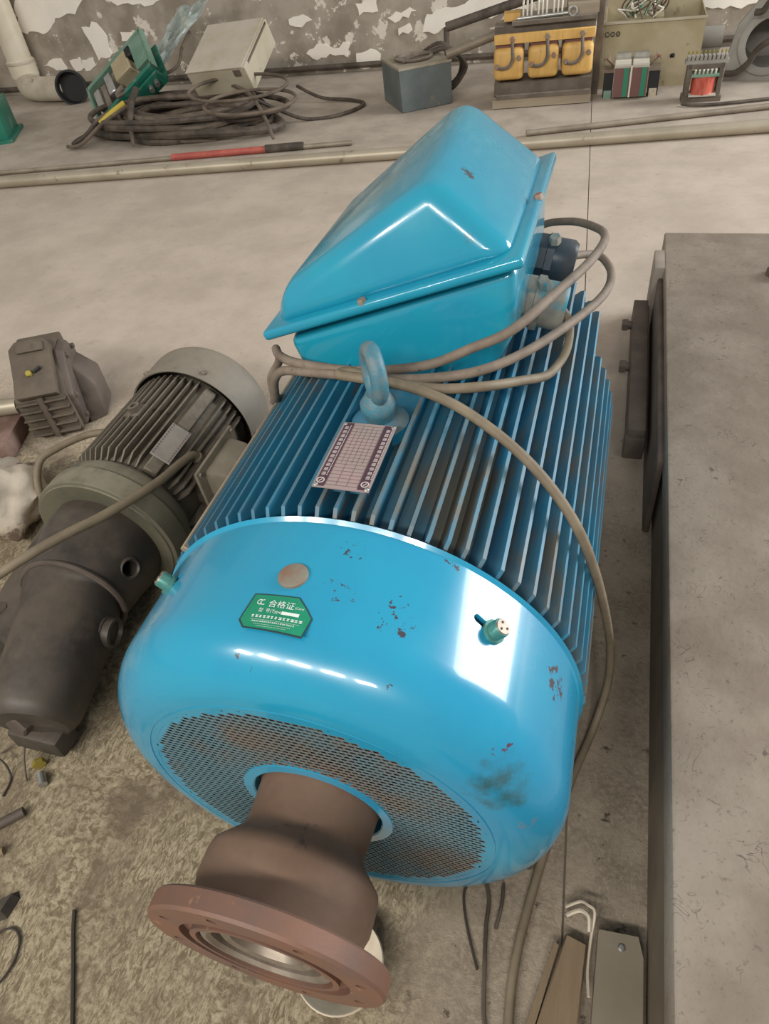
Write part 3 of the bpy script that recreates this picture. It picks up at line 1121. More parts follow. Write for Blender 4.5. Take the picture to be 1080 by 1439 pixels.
# dark gear casing, slightly turned from the motor axis
mb = MB()
path = [(-.775, .56, .185), (-.772, .50, .185), (-.768, .43, .18), (-.762, .385, .178), (-.76, .375, .178), (-.758, .365, .177), (-.75, .34, .172), (-.735, .27, .16), (-.722, .20, .145), (-.714, .155, .134), (-.708, .12, .126), (-.704, .10, .122)]
rad = [.136, .138, .126, .115, .118, .108, .104, .102, .098, .094, .088, .074]
mb.tube(path, rad, 36, 3)
gear = mb.build('gear_casing', 'gear_dark', gm)
ringp = []
for k in range(28):
    a = 2 * PI * k / 28
    ringp.append((-.762 + .116 * math.cos(a), .38 + .01 * math.cos(a), .178 + .116 * math.sin(a)))
mb = MB().tube(ringp, .007, 8, 2, close=True)
mb.build('collar', 'iron_brown', gear)
d = Vector((1, .08, -.10)).normalized()
mb = MB().lathe([(0, 0), (.040, 0), (.040, .028), (.036, .030), (.036, .046), (.033, .048), (.033, .064), (.027, .066), (.024, .058), (0, .058)], Vector((-.690, .315, .165)), d, 28)
mb.build('side_plug', 'gear_dark', gear)
hd = Vector((.92, -.25, .30)).normalized()
hc = Vector((-.650, .455, .215))
mb = MB().lathe([(.018, -.02), (.026, -.02), (.027, .004), (.022, .008), (.018, .004)], hc, hd, 24, closed=True)
mb.build('drain_hole', 'gear_dark', gear)
og = Vector((-SXC, -.6, 0))
cut(gear, MB().cyl(hc + og - hd * .07, hc + og + hd * .03, .0185, n=20))
mb = MB().box((-.725, .115, .05), (.13, .06, .06))
mb.bevel(.012, 2)
mb.build('nose_lug', 'gear_dark', gear)
mb = MB()
hexhead(mb, (-.73, .105, .125), (-.1, -1, .15), .03, .02)
mb.build('end_nut', 'iron_brown', gear)
# mounting bracket on the far flank of the gear casing
mb = MB().hull([(-1.03, .28, 0), (-.86, .22, 0), (-.84, .60, 0), (-1.04, .62, 0), (-1.00, .30, .13), (-.85, .24, .13), (-.84, .58, .20), (-1.0, .60, .18)])
mb.bevel(.012, 2)
mbr = mb.build('mounting_bracket', 'gear_dark', gm)
for x, y, z in ((-.99, .34, .128), (-.985, .55, .17)):
    mb = MB()
    hexhead(mb, (x + .03, y, z), (-.1, 0, 1), .02, .016)
    mb.build('bolt', 'iron_brown', mbr)
mb = MB().lathe([(.022, 0), (.045, 0), (.045, .05), (.022, .05)], (-.87, .22, .09), (-.5, -.8, .3), 20, closed=True)
mb.build('hose_socket', 'iron_brown', mbr)
# terminal box of the small motor, on its right flank
Mt = Matrix.Translation((SXC, 0, SZC)) @ Euler((0, R(88), 0)).to_matrix().to_4x4()
mb = MB().box((-.01, .81, .162), (.10, .15, .05))
mb.bevel(.008, 2)
tb = mb.xf(Mt).build('terminal_box', 'olive_cast', gm)
mb = MB().box((-.01, .81, .188), (.15, .20, .010))
mb.bevel(.004, 2)
tbf = mb.xf(Mt).build('terminal_box_flange', 'grey_alu', tb)
mb = MB().hull([(-.07, .735, .19), (.05, .735, .19), (-.07, .885, .19), (.05, .885, .19), (-.06, .745, .255), (.04, .745, .255), (-.06, .875, .255), (.04, .875, .255)])
mb.bevel(.012, 2)
mb.xf(Mt).build('terminal_box_lid', 'grey_alu', tb)
for yy in (.722, .898):
    mb = MB()
    hexhead(mb, (-.074, yy, .192), (0, 0, 1), .006, .006)
    mb.xf(Mt).build('lid_screw', 'steel_worn', tbf)
mb = MB().cyl((-.625, .80, .235), (-.63, .785, .270), .016, n=12)
mb.build('gland', 'olive_cast', tb)
Mp = Matrix.Translation((SXC, 0, SZC)) @ Euler((0, R(38), 0)).to_matrix().to_4x4()
mb = MB().box((0, .765, .172), (.052, .115, .006))
npl = mb.xf(Mp).build('nameplate', 'alu_dull', gm)
mb = MB()
for x in (-.021, .021):
    for k in range(12):
        mb.box((x, .713 + k * .0095, .1753), (.004, .005, .0006))
tag(mb.xf(Mp).build('nameplate_print', 'plate_line', npl, smooth=False), kind='stuff')
mb = MB().box((0, .83, .158), (.034, .33, .02))
mb.bevel(.003, 1)
mb.xf(Mp).build('nameplate_pad', 'olive_cast', gm)
mb = MB()
Ml = Matrix.Translation((SXC, 0, SZC)) @ Euler((0, R(-9), 0)).to_matrix().to_4x4()
mb.lathe([(.008, .0), (.017, .0), (.016, .03), (.008, .03)], (0, .84, .155), (0, 0, 1), 20, closed=True)
mb.box((0, .84, .16), (.045, .05, .02))
mb.xf(Ml).build('lifting_boss', 'olive_cast', gm)

mb = MB().tube([(-.63, .79, .26), (-.630, .775, .285), (-.628, .72, .305), (-.624, .613, .335), (-.661, .482, .36), (-.708, .40, .37), (-.749, .336, .37), (-.788, .288, .36), (-.856, .218, .33), (-.95, .12, .24), (-1.05, .02, .12), (-1.12, -.06, .012)], .0105, 10, 6)
tag(mb.build('motor_cable', 'cable_olive', None), 'thick olive cable rising from the terminal box of the small motor', 'cable')
mb = MB().tube([(-.95, .96, .19), (-1.015, .924, .20), (-1.072, .899, .2), (-1.123, .833, .2), (-1.149, .779, .19), (-1.15, .73, .12), (-1.11, .69, .02)], .0105, 10, 6)
tag(mb.build('hose', 'cable_olive', None), 'short olive hose arching behind the drum of the small motor', 'hose')

# ------------------------------------------------------------------ ribbed gearbox at the left
rg = thing('ribbed_gearbox', 'dusty brown cast gearbox with ribbed front and yellow plug, behind the small motor', 'gearbox', (-1.44, 1.185, 0), (0, 0, R(27)))
mb = MB().hull([(x, y, .0) for x in (-.06, .075) for y in (-.085, .14)] + [(x, -.095, z) for x in (-.085, .08) for z in (.03, .16)] + [(x, y, .262) for x in (-.075, .07) for y in (.03, .14)] + [(-.10, 0, .10), (-.10, .10, .12)])
mb.bevel(.008, 2)
gb = mb.build('housing', 'gear_olive', rg, world=False)
th_ = math.atan2(.11, .13)
Mi = Matrix.Translation((0, -.035, .218)) @ Euler((th_, 0, 0)).to_matrix().to_4x4()
mb = MB().prism([(-.068, -.085), (.062, -.085), (.062, .085), (.045, .105), (-.045, .105), (-.068, .08)], -.01, .022, 'z')
mb.bevel(.005, 2)
cv = mb.xf(Mi).build('cover', 'gear_olive', rg, world=False)
mb = MB().box((.002, .075, .026), (.085, .03, .012))
mb.bevel(.003, 2)
mb.xf(Mi).build('cover_pad', 'gear_olive', cv, world=False)
mb = MB()
hexhead(mb, (-.012, -.01, .022), (0, 0, 1), .011, .012)
mb.xf(Mi).build('vent_plug', 'brass', cv, world=False)
mb = MB().cyl((.004, -.006, .024), (.026, .004, .030), .006, n=8)
mb.xf(Mi).build('breather', 'black', cv, world=False)
for x0, x1 in ((-.082, -.010), (.008, .076)):
    for k in range(5):
        mb = MB().box(((x0 + x1) / 2, -.101, .030 + k * .030), (x1 - x0, .024, .006))
        mb.bevel(.0015, 1)
        mb.build('rib', 'gear_olive', rg, world=False)
mb = MB().box((-.001, -.103, .09), (.016, .020, .15))
mb.build('rib', 'gear_olive', rg, world=False)
mb = MB().hull([(.07, -.075, .01), (.07, .14, .01), (.07, .14, .20), (.07, .09, .262), (.07, .01, .262), (.07, -.085, .15),
                (.095, -.07, .02), (.095, .13, .02), (.095, .13, .19), (.095, .085, .25), (.095, .015, .25), (.095, -.08, .14)])
mb.bevel(.005, 2)
fl_ = mb.build('side_flange', 'iron_brown', rg, world=False)
mb = MB().hull([(.09, -.05, .0), (.09, .13, .0), (.09, .13, .19), (.09, .02, .20), (.15, -.02, .0), (.15, .12, .0), (.15, .12, .13), (.15, .0, .12)])
mb.bevel(.01, 2)
mb.build('side_cover', 'iron_brown', rg, world=False)
for y, z in ((-.06, .05), (-.065, .13), (.02, .23), (.10, .22)):
    mb = MB()
    hexhead(mb, (.095, y, z), (1, 0, 0), .010, .010)
    mb.build('bolt', 'iron_brown', fl_, world=False)

mb = MB().tube([(-2.3, .86, .095), (-1.9, 1.0, .095), (-1.545, 1.13, .095)], .028, 16, 2)
tag(mb.build('short_pipe', 'pipe_steel', None), 'tan steel pipe butting against the ribbed brown gearbox', 'pipe')
mb = MB().box((-1.66, 1.0, .034), (.30, .20, .066), (0, 0, R(18)))
mb.bevel(.006, 2)
tag(mb.build('rust_block', 'brick_brown', None), 'reddish brown block on the floor under the tan pipe', 'block')
# torn white sack
mb = MB()
bmesh.ops.create_icosphere(mb.bm, subdivisions=4, radius=1)
from mathutils import noise as mnoise
for v_ in mb.bm.verts:
    p_ = v_.co.copy()
    n1 = mnoise.noise(p_ * 1.7 + Vector((3, 1, 7)))
    n2 = mnoise.noise(p_ * 5 + Vector((1, 9, 2)))
    s_ = 1 + .35 * n1 + .13 * n2
    v_.co = Vector((p_.x * .15 * s_, p_.y * .14 * s_, max(-.10, p_.z * .12 * s_)))
mb.xf(Matrix.Translation((-1.31, .70, .101)))
tag(mb.build('sack', 'sack_white', None, ang=80), 'crumpled dirty white sack on the floor left of the small motor', 'sack')

# ------------------------------------------------------------------ pipes along the gangway
PD = Vector((4.5, .676, 0)).normalized()


def lying(name, a_, b_, r, m, label, cat):
    mb = MB().cyl(a_, b_, r, n=20)
    return tag(mb.build(name, m, None), label, cat)


lying('steel_pipe', (-5.2, 3.10, .033), (2.4, 4.27, .033), .033, 'pipe_steel', 'long thick tan steel pipe lying across the floor below the wall', 'pipe')
rod = thing('steel_rod', 'thin steel rod with a red sleeve beside the coiled cables', 'rod', (-2.5, 3.80, 0))
mb = MB().cyl((-5.0, 3.345, .016), (-1.30, 4.02, .016), .014, n=12)
mb.build('bar', 'rod_steel', rod)
mb = MB().cyl((-2.45, 3.81, .02), (-1.83, 3.923, .02), .02, n=16)
mb.build('sleeve', 'red_sleeve', rod)
mb = MB().cyl((-1.84, 3.921, .022), (-1.60, 3.965, .022), .024, n=16)
mb.build('end_socket', 'cable_dark', rod)
lying('thin_rod', (-.25, 4.10, .018), (2.2, 4.76, .018), .016, 'rod_steel', 'thin brown steel rod lying in front of the small transformers', 'rod')
lying('angle_strip', (-1.2, 3.80, .011), (2.3, 4.36, .011), .010, 'rod_steel', 'narrow steel strip lying against the thick tan pipe', 'rod')

# ------------------------------------------------------------------ drain pipe at the wall
dp = thing('drain_pipe', 'cream plastic drain pipe with elbow coming down the wall', 'drain pipe', (-4.83, 5.52, 0))
px_, py_ = -4.83, 5.55
mb = MB().lathe([(.0, 2.6), (.105, 2.6), (.105, .30), (.118, .29), (.118, .17), (.10, .16)], (px_, py_, 0), (0, 0, 1), 36)
mb.build('pipe', 'pvc', dp)
mb = MB().lathe([(.119, .29), (.122, .285), (.122, .27), (.119, .265)], (px_, py_, 0), (0, 0, 1), 36)
mb.build('ring', 'pvc_dirty', dp)
mb = MB().tube([(px_, py_, .20), (px_ + .005, py_ - .005, .15), (px_ + .05, py_ - .05, .105), (px_ + .14, py_ - .12, .095), (px_ + .30, py_ - .16, .095), (px_ + .52, py_ - .18, .097)], [.112, .112, .108, .095, .093, .093], 28, 4)
mb.build('elbow', 'pvc_dirty', dp)
dd_ = Vector((.40, -.92, .1)).normalized()
mb = MB().lathe([(0, .02), (.105, .02), (.115, .10), (.130, .11), (.130, .14), (.115, .14), (.11, .05), (0, .05)], Vector((-4.24, 5.40, .105)) , dd_, 36)
mb.build('black_socket', 'black', dp)

# green box at the left edge
gcb = thing('green_cabinet', 'dark green painted steel box on the floor by the drain pipe', 'box', (-4.40, 4.36, 0), (0, 0, R(28)))
mb = MB().box((0, 0, .13), (.44, .40, .24))
mb.bevel(.008, 2)
mb.build('body', 'green_paint', gcb, world=False)
mb = MB().box((0, 0, .012), (.50, .46, .024))
mb.build('base', 'green_paint', gcb, world=False)

# ------------------------------------------------------------------ coiled cables
cc = thing('cable_coil', 'heap of thick dark coiled cable on the floor by the wall', 'cable coil', (-2.65, 4.5, 0))
rc = random.Random(11)
for k in range(17):
    pts = []
    ex, ey = rc.uniform(.42, .78), rc.uniform(.20, .40)
    cx_, cy_ = -2.68 + rc.uniform(-.08, .08), 4.47 + rc.uniform(-.06, .06)
    zz = .03 + .008 * k
    tl = rc.uniform(-.12, .12)
    for j in range(22):
        a = 2 * PI * j / 22
        e = 1 + .05 * math.sin(3 * a + k)
        x, y = ex * math.cos(a) * e, ey * math.sin(a) * e
        pts.append((cx_ + x * math.cos(tl) - y * math.sin(tl), cy_ + x * math.sin(tl) + y * math.cos(tl), zz + .018 * math.sin(2 * a + k * 1.3)))
    mb = MB().tube(pts, rc.choice((.019, .022, .026)), 8, 3, close=True)
    mb.build('turn', ['cable_tan', 'cable_dark'][k % 2], cc)
# free ends at the left with yellow tape
mb = MB().tube([(-3.0, 4.35, .22), (-3.18, 4.2, .16), (-3.28, 4.12, .08), (-3.40, 4.10, .03), (-3.42, 4.25, .03), (-3.30, 4.55, .05), (-3.16, 4.75, .12)], .014, 8, 5)
mb.build('free_end', 'cable_dark', cc)
mb = MB().tube([(-2.95, 4.30, .22), (-3.14, 4.16, .14), (-3.30, 4.06, .04), (-3.44, 4.08, .02)], .012, 8, 5)
mb.build('free_end', 'cable_tan', cc)
mb = MB().tube([(-3.02, 4.30, .22), (-3.10, 4.24, .18), (-3.18, 4.18, .13)], .021, 10, 4)
mb.build('tape', 'yellow_tape', cc)
mb = MB().tube([(-2.98, 4.42, .27), (-2.94, 4.25, .22), (-2.88, 4.08, .10), (-2.86, 4.02, .03)], [.024, .022, .02, .006], 10, 4)
mb.build('free_end', 'cable_dark', cc)

lc = thing('thin_cable_loops', 'thin grey cable looped over the heap of thick coiled cable', 'cable', (-2.2, 4.5, 0))
for (cx_, cy_, ex, ey, zz, tl) in ((-2.16, 4.34, .34, .19, .27, .12), (-2.02, 4.19, .31, .16, .22, .10)):
    pts = []
    for j in range(20):
        a = 2 * PI * j / 20
        x, y = ex * math.cos(a), ey * math.sin(a)
        pts.append((cx_ + x * math.cos(tl) - y * math.sin(tl), cy_ + x * math.sin(tl) + y * math.cos(tl), zz + .03 * math.sin(a)))
    mb = MB().tube(pts, .011, 8, 3, close=True)
    mb.build('loop', 'cable_tan', lc)
mb = MB().tube([(-2.35, 4.55, .25), (-2.1, 4.35, .24), (-1.9, 4.1, .18), (-1.82, 4.02, .05)], .011, 8, 4)
mb.build('strand', 'cable_tan', lc)
mb = MB().tube([(-2.05, 5.05, .10), (-1.85, 5.0, .03), (-1.62, 4.97, .014), (-1.48, 4.85, .014), (-1.58, 4.62, .014), (-1.80, 4.55, .014), (-2.0, 4.5, .1), (-2.15, 4.4, .22)], .012, 8, 6)
mb.build('strand', 'cable_dark', lc)
mb = MB().tube([(-3.02, 5.4, .42), (-3.0, 5.2, .36), (-2.95, 4.95, .28), (-3.1, 4.7, .25), (-3.25, 4.55, .2)], .012, 8, 5)
mb.build('strand', 'cable_tan', lc)

# sheet metal box tilted on the coil
sb = thing('sheet_metal_box', 'tilted tan sheet metal box resting on the coiled cable', 'box', (-2.33, 4.72, .29), (R(24), R(-3), R(-4)))
mb = MB().box((0, .0, .085), (.46, .46, .17))
mb.bevel(.004, 1)
body_ = mb.build('body', 'sheet_tan', sb, world=False)
cut(body_, MB().box((.16, .02, .158), (.20, .38, .020)))
mb = MB().box((-.012, .0, .174), (.44, .47, .006))
mb.build('lid', 'sheet_tan', sb, world=False)
mb = MB().box((.16, -.232, .14), (.05, .012, .04))
mb.build('latch', 'core_steel', sb, world=False)

# green electrical frame
gf = thing('contactor_frame', 'open green electrical frame with contactors, propped on the coiled cable', 'electrical frame', (-3.27, 4.72, .27), (R(40), R(-32), R(14)))
for y in (-.15, .15):
    mb = MB().box((0, y, .02), (.62, .03, .05))
    mb.build('rail', 'green_pale' if y > 0 else 'green_paint', gf, world=False)
for x in (-.305, .305):
    mb = MB().box((x, 0, .02), (.02, .33, .05))
    mb.build('end_plate', 'green_pale', gf, world=False)
mb = MB().box((0, -.03, -.10), (.62, .30, .015))
mb.build('back_plate', 'green_paint', gf, world=False)
mb = MB().box((.24, .02, .03), (.12, .24, .03))
mb.build('side_plate', 'green_pale', gf, world=False)
for x, y, sx_, sy_, h, m_ in ((.06, .04, .16, .16, .15, 'cabinet_tan'), (-.10, .03, .07, .17, .13, 'steel'), (-.18, .0, .05, .20, .11, 'core_steel'), (-.25, .02, .06, .16, .12, 'panel_grey'), (.155, .08, .05, .08, .15, 'black'), (-.05, -.07, .09, .05, .12, 'core_steel')):
    mb = MB().box((x, y, -.09 + h / 2), (sx_, sy_, h))
    mb.bevel(.006, 1)
    mb.build('component', m_, gf, world=False)
mb = MB().box((0, -.19, -.05), (.60, .02, .12))
mb.build('front_plate', 'green_paint', gf, world=False)
for k, x in enumerate((-.24, .05, .18, .24)):
    mb = MB().cyl((x, -.20, -.04), (x, -.235, -.04), .02, n=12)
    mb.build('terminal', 'steel', gf, world=False)
for x in (-.22, -.28):
    mb = MB().cyl((x, -.17, -.02), (x - .02, -.24, -.12), .014, n=10)
    mb.build('stud', 'steel', gf, world=False)

# plastic film
mb = MB()
nu, nv = 22, 16
vv = []
for i in range(nu):
    for j in range(nv):
        u, v_ = i / (nu - 1), j / (nv - 1)
        base = Vector((-3.22, 5.0, .24)).lerp(Vector((-2.93, 5.45, .60)), u)
        wdt = .14 + .10 * u * u
        p_ = base + Vector((.75, -.1, .12)) * (v_ - .5) * wdt * 2
        nn = mnoise.noise(Vector((u * 5, v_ * 4, 2)))
        n2 = mnoise.noise(Vector((u * 13, v_ * 11, 5)))
        p_ += Vector((.05, -.08, .05)) * (nn + .4 * n2)
        vv.append(tuple(p_))
mb._add(vv, [(i * nv + j, (i + 1) * nv + j, (i + 1) * nv + j + 1, i * nv + j + 1) for i in range(nu - 1) for j in range(nv - 1)])
film = tag(mb.build('plastic_film', 'bag_film', None, ang=60), 'crumpled bluish clear plastic film between green frame and sheet metal box', 'plastic film')
sol = film.modifiers.new('thick', 'SOLIDIFY')
sol.thickness = .002

# ------------------------------------------------------------------ slate box
bx = thing('slate_box', 'slate grey steel box with dusty open top by the wall', 'box', (-1.102, 4.903, 0), (0, 0, R(33)))
mb = MB().box((0, 0, .125), (.36, .40, .25))
mb.bevel(.005, 1)
mb.build('body', 'box_slate', bx, world=False)
mb = MB().box((0, 0, .252), (.366, .406, .014))
mb.build('lid', 'box_top', bx, world=False)
mb = MB().lathe([(.12, 0), (.13, .01), (.13, .018), (.11, .02), (.10, .008), (0, .008)], (-.01, 0, .258), (0, 0, 1), 28)
mb.build('lid_dish', 'core_steel', bx, world=False)
mb = MB().tube([(-.12, -.10, .27), (-.02, -.05, .285), (.10, -.02, .28), (.18, .04, .275)], .009, 8, 4)
mb.build('lead', 'cable_tan', bx, world=False)
for k in range(3):
    mb = MB().tube([(.10, .12 - .05 * k, .262), (.20, .04 - .05 * k, .31 - .01 * k), (.31 + .02 * k, -.02, .22 - .02 * k), (.33, .06 - .03 * k, .10), (.27, .12 - .04 * k, .03), (.24, .18, .014)], .012, 8, 5)
    mb.build('lead', 'cable_dark', bx, world=False)

mb = MB().cyl((-1.0, 5.42, .33), (-.38, 5.50, .46), .030, n=18)
mb.cyl((-1.0, 5.42, .33), (-1.0, 5.42, .0), .02, n=10)
tag(mb.build('steel_bar', 'cable_dark', None), 'upper dark round bar leaning between slate box and yellow transformer', 'bar')
mb = MB().cyl((-.87, 4.82, .285), (-.565, 4.927, .355), .026, n=18)
tag(mb.build('steel_bar', 'rod_steel', None), 'lower brown round bar running from slate box into yellow transformer', 'bar')

# ------------------------------------------------------------------ yellow transformer
yt = thing('power_transformer', 'three-coil yellow transformer on a dusty timber base by the wall', 'transformer', (-.25, 4.86, 0), (0, 0, R(7)))
mb = MB().box((-.01, .02, .03), (.61, .40, .05))
mb.build('base_board', 'timber_grey', yt, world=False)
mb = MB().box((0, -.17, .066), (.58, .03, .022))
mb.build('base_channel', 'core_steel', yt, world=False)
mb = MB().box((-.005, -.02, .10), (.60, .22, .07))
mb.build('lower_yoke', 'core_steel', yt, world=False)
mb = MB().box((-.005, .02, .395), (.60, .22, .07))
mb.build('upper_yoke', 'core_steel', yt, world=False)
mb = MB().box((-.005, -.135, .372), (.60, .025, .052))
mb.bevel(.003, 1)
cb = mb.build('clamp_bar', 'coil_yellow', yt, world=False)
for k, x in enumerate((-.215, -.005, .20)):
    mb = MB().box((x, 0, .24), (.06, .10, .28))
    mb.build('limb', 'core_steel', yt, world=False)
    mb = MB().box((x, -.03, .240), (.185, .26, .175))
    mb.bevel(.03, 3)
    coil = mb.build('coil', 'coil_yellow', yt, world=False)
    mb = MB().box((x, -.03, .333), (.16, .20, .018))
    mb.build('coil_end', 'dark_red', coil, world=False)
    mb = MB().tube([(x + .02, -.15, .36), (x + .022, -.172, .31), (x + .022, -.176, .27), (x + .0, -.176, .235), (x - .045, -.172, .225), (x - .07, -.165, .235)], .010, 8, 3)
    mb.build('lead', 'core_steel', coil, world=False)
    for dx_, dz_ in ((-.072, .235), (.062, .275)):
        mb = MB()
        mb.cyl((x + dx_, -.155, dz_), (x + dx_, -.185, dz_), .010, n=10)
        hexhead(mb, (x + dx_, -.165, dz_), (0, -1, 0), .016, .01)
        mb.build('terminal_stud', 'bolt_rust', coil, world=False)
    mb = MB()
    hexhead(mb, (x + .02, -.148, .372), (0, -1, 0), .016, .014)
    mb.build('bolt', 'bolt_rust', cb, world=False)
mb = MB().box((.05, .02, .445), (.50, .30, .02))
mb.build('top_board', 'core_steel', yt, world=False)
mb = MB().box((-.20, -.02, .47), (.10, .10, .04))
mb.build('top_block', 'coil_yellow', yt, world=False)
mb = MB().box((.22, .05, .48), (.18, .24, .05))
mb.build('top_block', 'timber_grey', yt, world=False)
for k in range(9):
    x = -.135 + k * .024 + (k // 3) * .018
    mb = MB().box((x, -.03, .50), (.012, .10, .085))
    mb.bevel(.004, 1)
    mb.build('insulator', 'ceramic', yt, world=False)
mb = MB().cyl((-.17, -.09, .462), (.14, -.09, .470), .010, n=10)
mb.build('bus_bar', 'steel', yt, world=False)
rp_ = [(.155 + .022 * math.cos(2 * PI * k / 14), -.10, .478 + .022 * math.sin(2 * PI * k / 14)) for k in range(14)]
mb = MB().tube(rp_, .007, 8, 2, close=True)
mb.build('lug_ring', 'steel', yt, world=False)

# dark steel channel between transformer and cabinet
mb = MB().prism([(.055, 4.90), (.095, 4.90), (.095, 4.91), (.066, 4.91), (.066, 4.97), (.055, 4.97)], 0, .62, 'z')
tag(mb.build('steel_angle', 'core_steel', None, smooth=False), 'upright dark steel angle between yellow transformer and tan cabinet', 'steel angle')

# ------------------------------------------------------------------ tan cabinet (open box lying against the wall)
cbn = thing('open_cabinet', 'open tan sheet metal cabinet with wiring inside, behind the small transformers', 'cabinet', (.385, 5.28, 0), (0, 0, R(1)))
cw, cdp, ch = .59, .50, .365
mb = MB().box((0, -cdp / 2, ch / 2), (cw, .006, ch))
front = mb.build('front_panel', 'cabinet_tan', cbn, world=False)
for x in (-cw / 2, cw / 2):
    mb = MB().box((x, 0, ch / 2), (.006, cdp, ch))
    mb.build('side_panel', 'cabinet_tan', cbn, world=False)
mb = MB().box((0, cdp / 2, .26), (cw, .006, .52))
mb.build('back_panel', 'cabinet_tan', cbn, world=False)
mb = MB().box((0, 0, .006), (cw, cdp, .008))
mb.build('bottom_panel', 'cabinet_tan', cbn, world=False)
mb = MB().box((0, -cdp / 2 - .003, ch - .006), (cw + .012, .022, .012))
mb.build('front_lip', 'sheet_tan', cbn, world=False)
for k in range(3):
    hx = -.27 + k * .032
    cut(front, MB().cyl((hx, -cdp / 2 - .02, .30), (hx, -cdp / 2 + .02, .30), .012, n=16))
    mb = MB().lathe([(.010, 0), (.014, 0), (.014, .006), (.010, .006)], (hx, -cdp / 2 - .006, .30), (0, 1, 0), 16, closed=True)
    mb.build('grommet', 'rubber_dark', front, world=False)
mb = MB().cyl((.125, -cdp / 2 - .001, .165), (.145, -cdp / 2 - .012, .17), .011, n=10)
mb.build('knob', 'black', front, world=False)
mb = MB().box((-.05, .0, .20), (.22, .20, .30))
mb.build('inner_chassis', 'cabinet_tan', cbn, world=False)
rc = random.Random(5)
for k in range(16):
    x0 = -.08 + rc.uniform(-.09, .09)
    y0 = -.06 + rc.uniform(-.08, .08)
    pts = [(x0, y0, .35)]
    for j in range(4):
        pts.append((x0 + rc.uniform(-.07, .07), y0 + rc.uniform(-.06, .06), .37 + rc.uniform(0, .09)))
    mb = MB().tube(pts, .005, 6, 4)
    mb.build('wire', rc.choice(['strip_green', 'cable_tan', 'ceramic', 'cable_dark']), cbn, world=False)

# ------------------------------------------------------------------ striped small transformer
stf = thing('striped_transformer', 'small transformer with maroon and green striped windings on the floor', 'transformer', (.29, 4.84, 0), (0, 0, R(1)))
mb = MB().box((0, .01, .15), (.34, .10, .018))
mb.build('top_bracket', 'steel_worn', stf, world=False)
for x in (-.13, .14):
    mb = MB().box((x, .01, .075), (.06, .08, .14))
    mb.build('core_leg', 'black', stf, world=False)
    mb = MB().box((x, -.03, .022), (.045, .03, .044))
    mb.build('foot', 'green_pale' if x < 0 else 'sheet_tan', stf, world=False)
for i, x in enumerate((-.052, .052)):
    mb = MB().box((x, -.01, .10), (.098, .14, .17))
    cl = mb.build('winding', 'strip_white', stf, world=False)
    mb = MB().box((x, -.082, .095), (.094, .006, .155))
    mb.build('wrap', 'strip_maroon', cl, world=False)
    mb = MB().box((x + .024, -.086, .095), (.028, .003, .155))
    mb.build('stripe', 'strip_green', cl, world=False)
    mb = MB().box((x, -.01, .188), (.092, .15, .012))
    mb.build('cap', 'strip_white', cl, world=False)
    mb = MB().box((x, .045, .21), (.088, .045, .04))
    mb.build('cap', 'steel', cl, world=False)
    mb = MB().box((x, -.01, .196), (.094, .012, .008))
    mb.build('cap_strap', 'ceramic', cl, world=False)
mb = MB().box((0, -.088, .10), (.010, .008, .17))
mb.build('strap', 'ceramic', stf, world=False)
for k in range(5):
    for sx_ in (-1, 1):
        mb = MB().tube([(sx_ * .11, .03, .16), (sx_ * (.13 + .008 * k), -.02 + .02 * k, .20), (sx_ * (.14 + .006 * k), .0, .235 - .01 * k)], .004, 6, 3)
        mb.build('lead', 'bolt_rust', stf, world=False)

# ------------------------------------------------------------------ small red transformer
rt = thing('red_transformer', 'little transformer with shiny red winding and terminal strip on top', 'transformer', (.705, 4.70, 0), (0, 0, R(2)))
for x in (-.088, .088):
    mb = MB().box((x, 0, .10), (.026, .09, .20))
    mb.bevel(.003, 1)
    mb.build('core_leg', 'core_steel', rt, world=False)
mb = MB().box((0, 0, .016), (.22, .10, .03))
mb.build('core_base', 'core_steel', rt, world=False)
mb = MB().box((0, 0, .185), (.20, .09, .026))
mb.build('core_top', 'core_steel', rt, world=False)
mb = MB().lathe([(0, 0), (.066, 0), (.066, .095), (0, .095)], (0, -.015, .042), (0, 0, 1), 28)
mb.build('winding', 'copper_red', rt, world=False)
mb = MB().box((0, -.02, .040), (.15, .12, .008))
mb.build('bobbin_flange', 'strip_white', rt, world=False)
mb = MB().box((0, -.02, .142), (.15, .12, .010))
mb.build('bobbin_flange', 'green_pale', rt, world=False)
for k in range(6):
    mb = MB().cyl((-.055 + k * .022, -.05, .148), (-.055 + k * .022, -.06, .17), .006, n=8)
    mb.build('terminal', 'ceramic', rt, world=False)
mb = MB().box((0, -.01, .205), (.235, .07, .02))
tsb = mb.build('terminal_strip', 'panel_grey', rt, world=False)
for k in range(10):
    mb = MB().box((-.102 + k * .0225, -.02, .225), (.014, .05, .024))
    mb.build('terminal', 'panel_grey', tsb, world=False)
    mb = MB().cyl((-.102 + k * .0225, .02, .215), (-.102 + k * .0225, .02, .25), .005, n=8)
    mb.build('terminal_screw', 'brass', tsb, world=False)
mb = MB().tube([(.60, 4.58, .012), (.66, 4.55, .012), (.80, 4.555, .012), (1.1, 4.63, .012), (1.6, 4.76, .012)], .009, 8, 4)
tag(mb.build('floor_wire', 'cable_dark', None), 'black wire lying on the floor in front of the red transformer', 'wire')

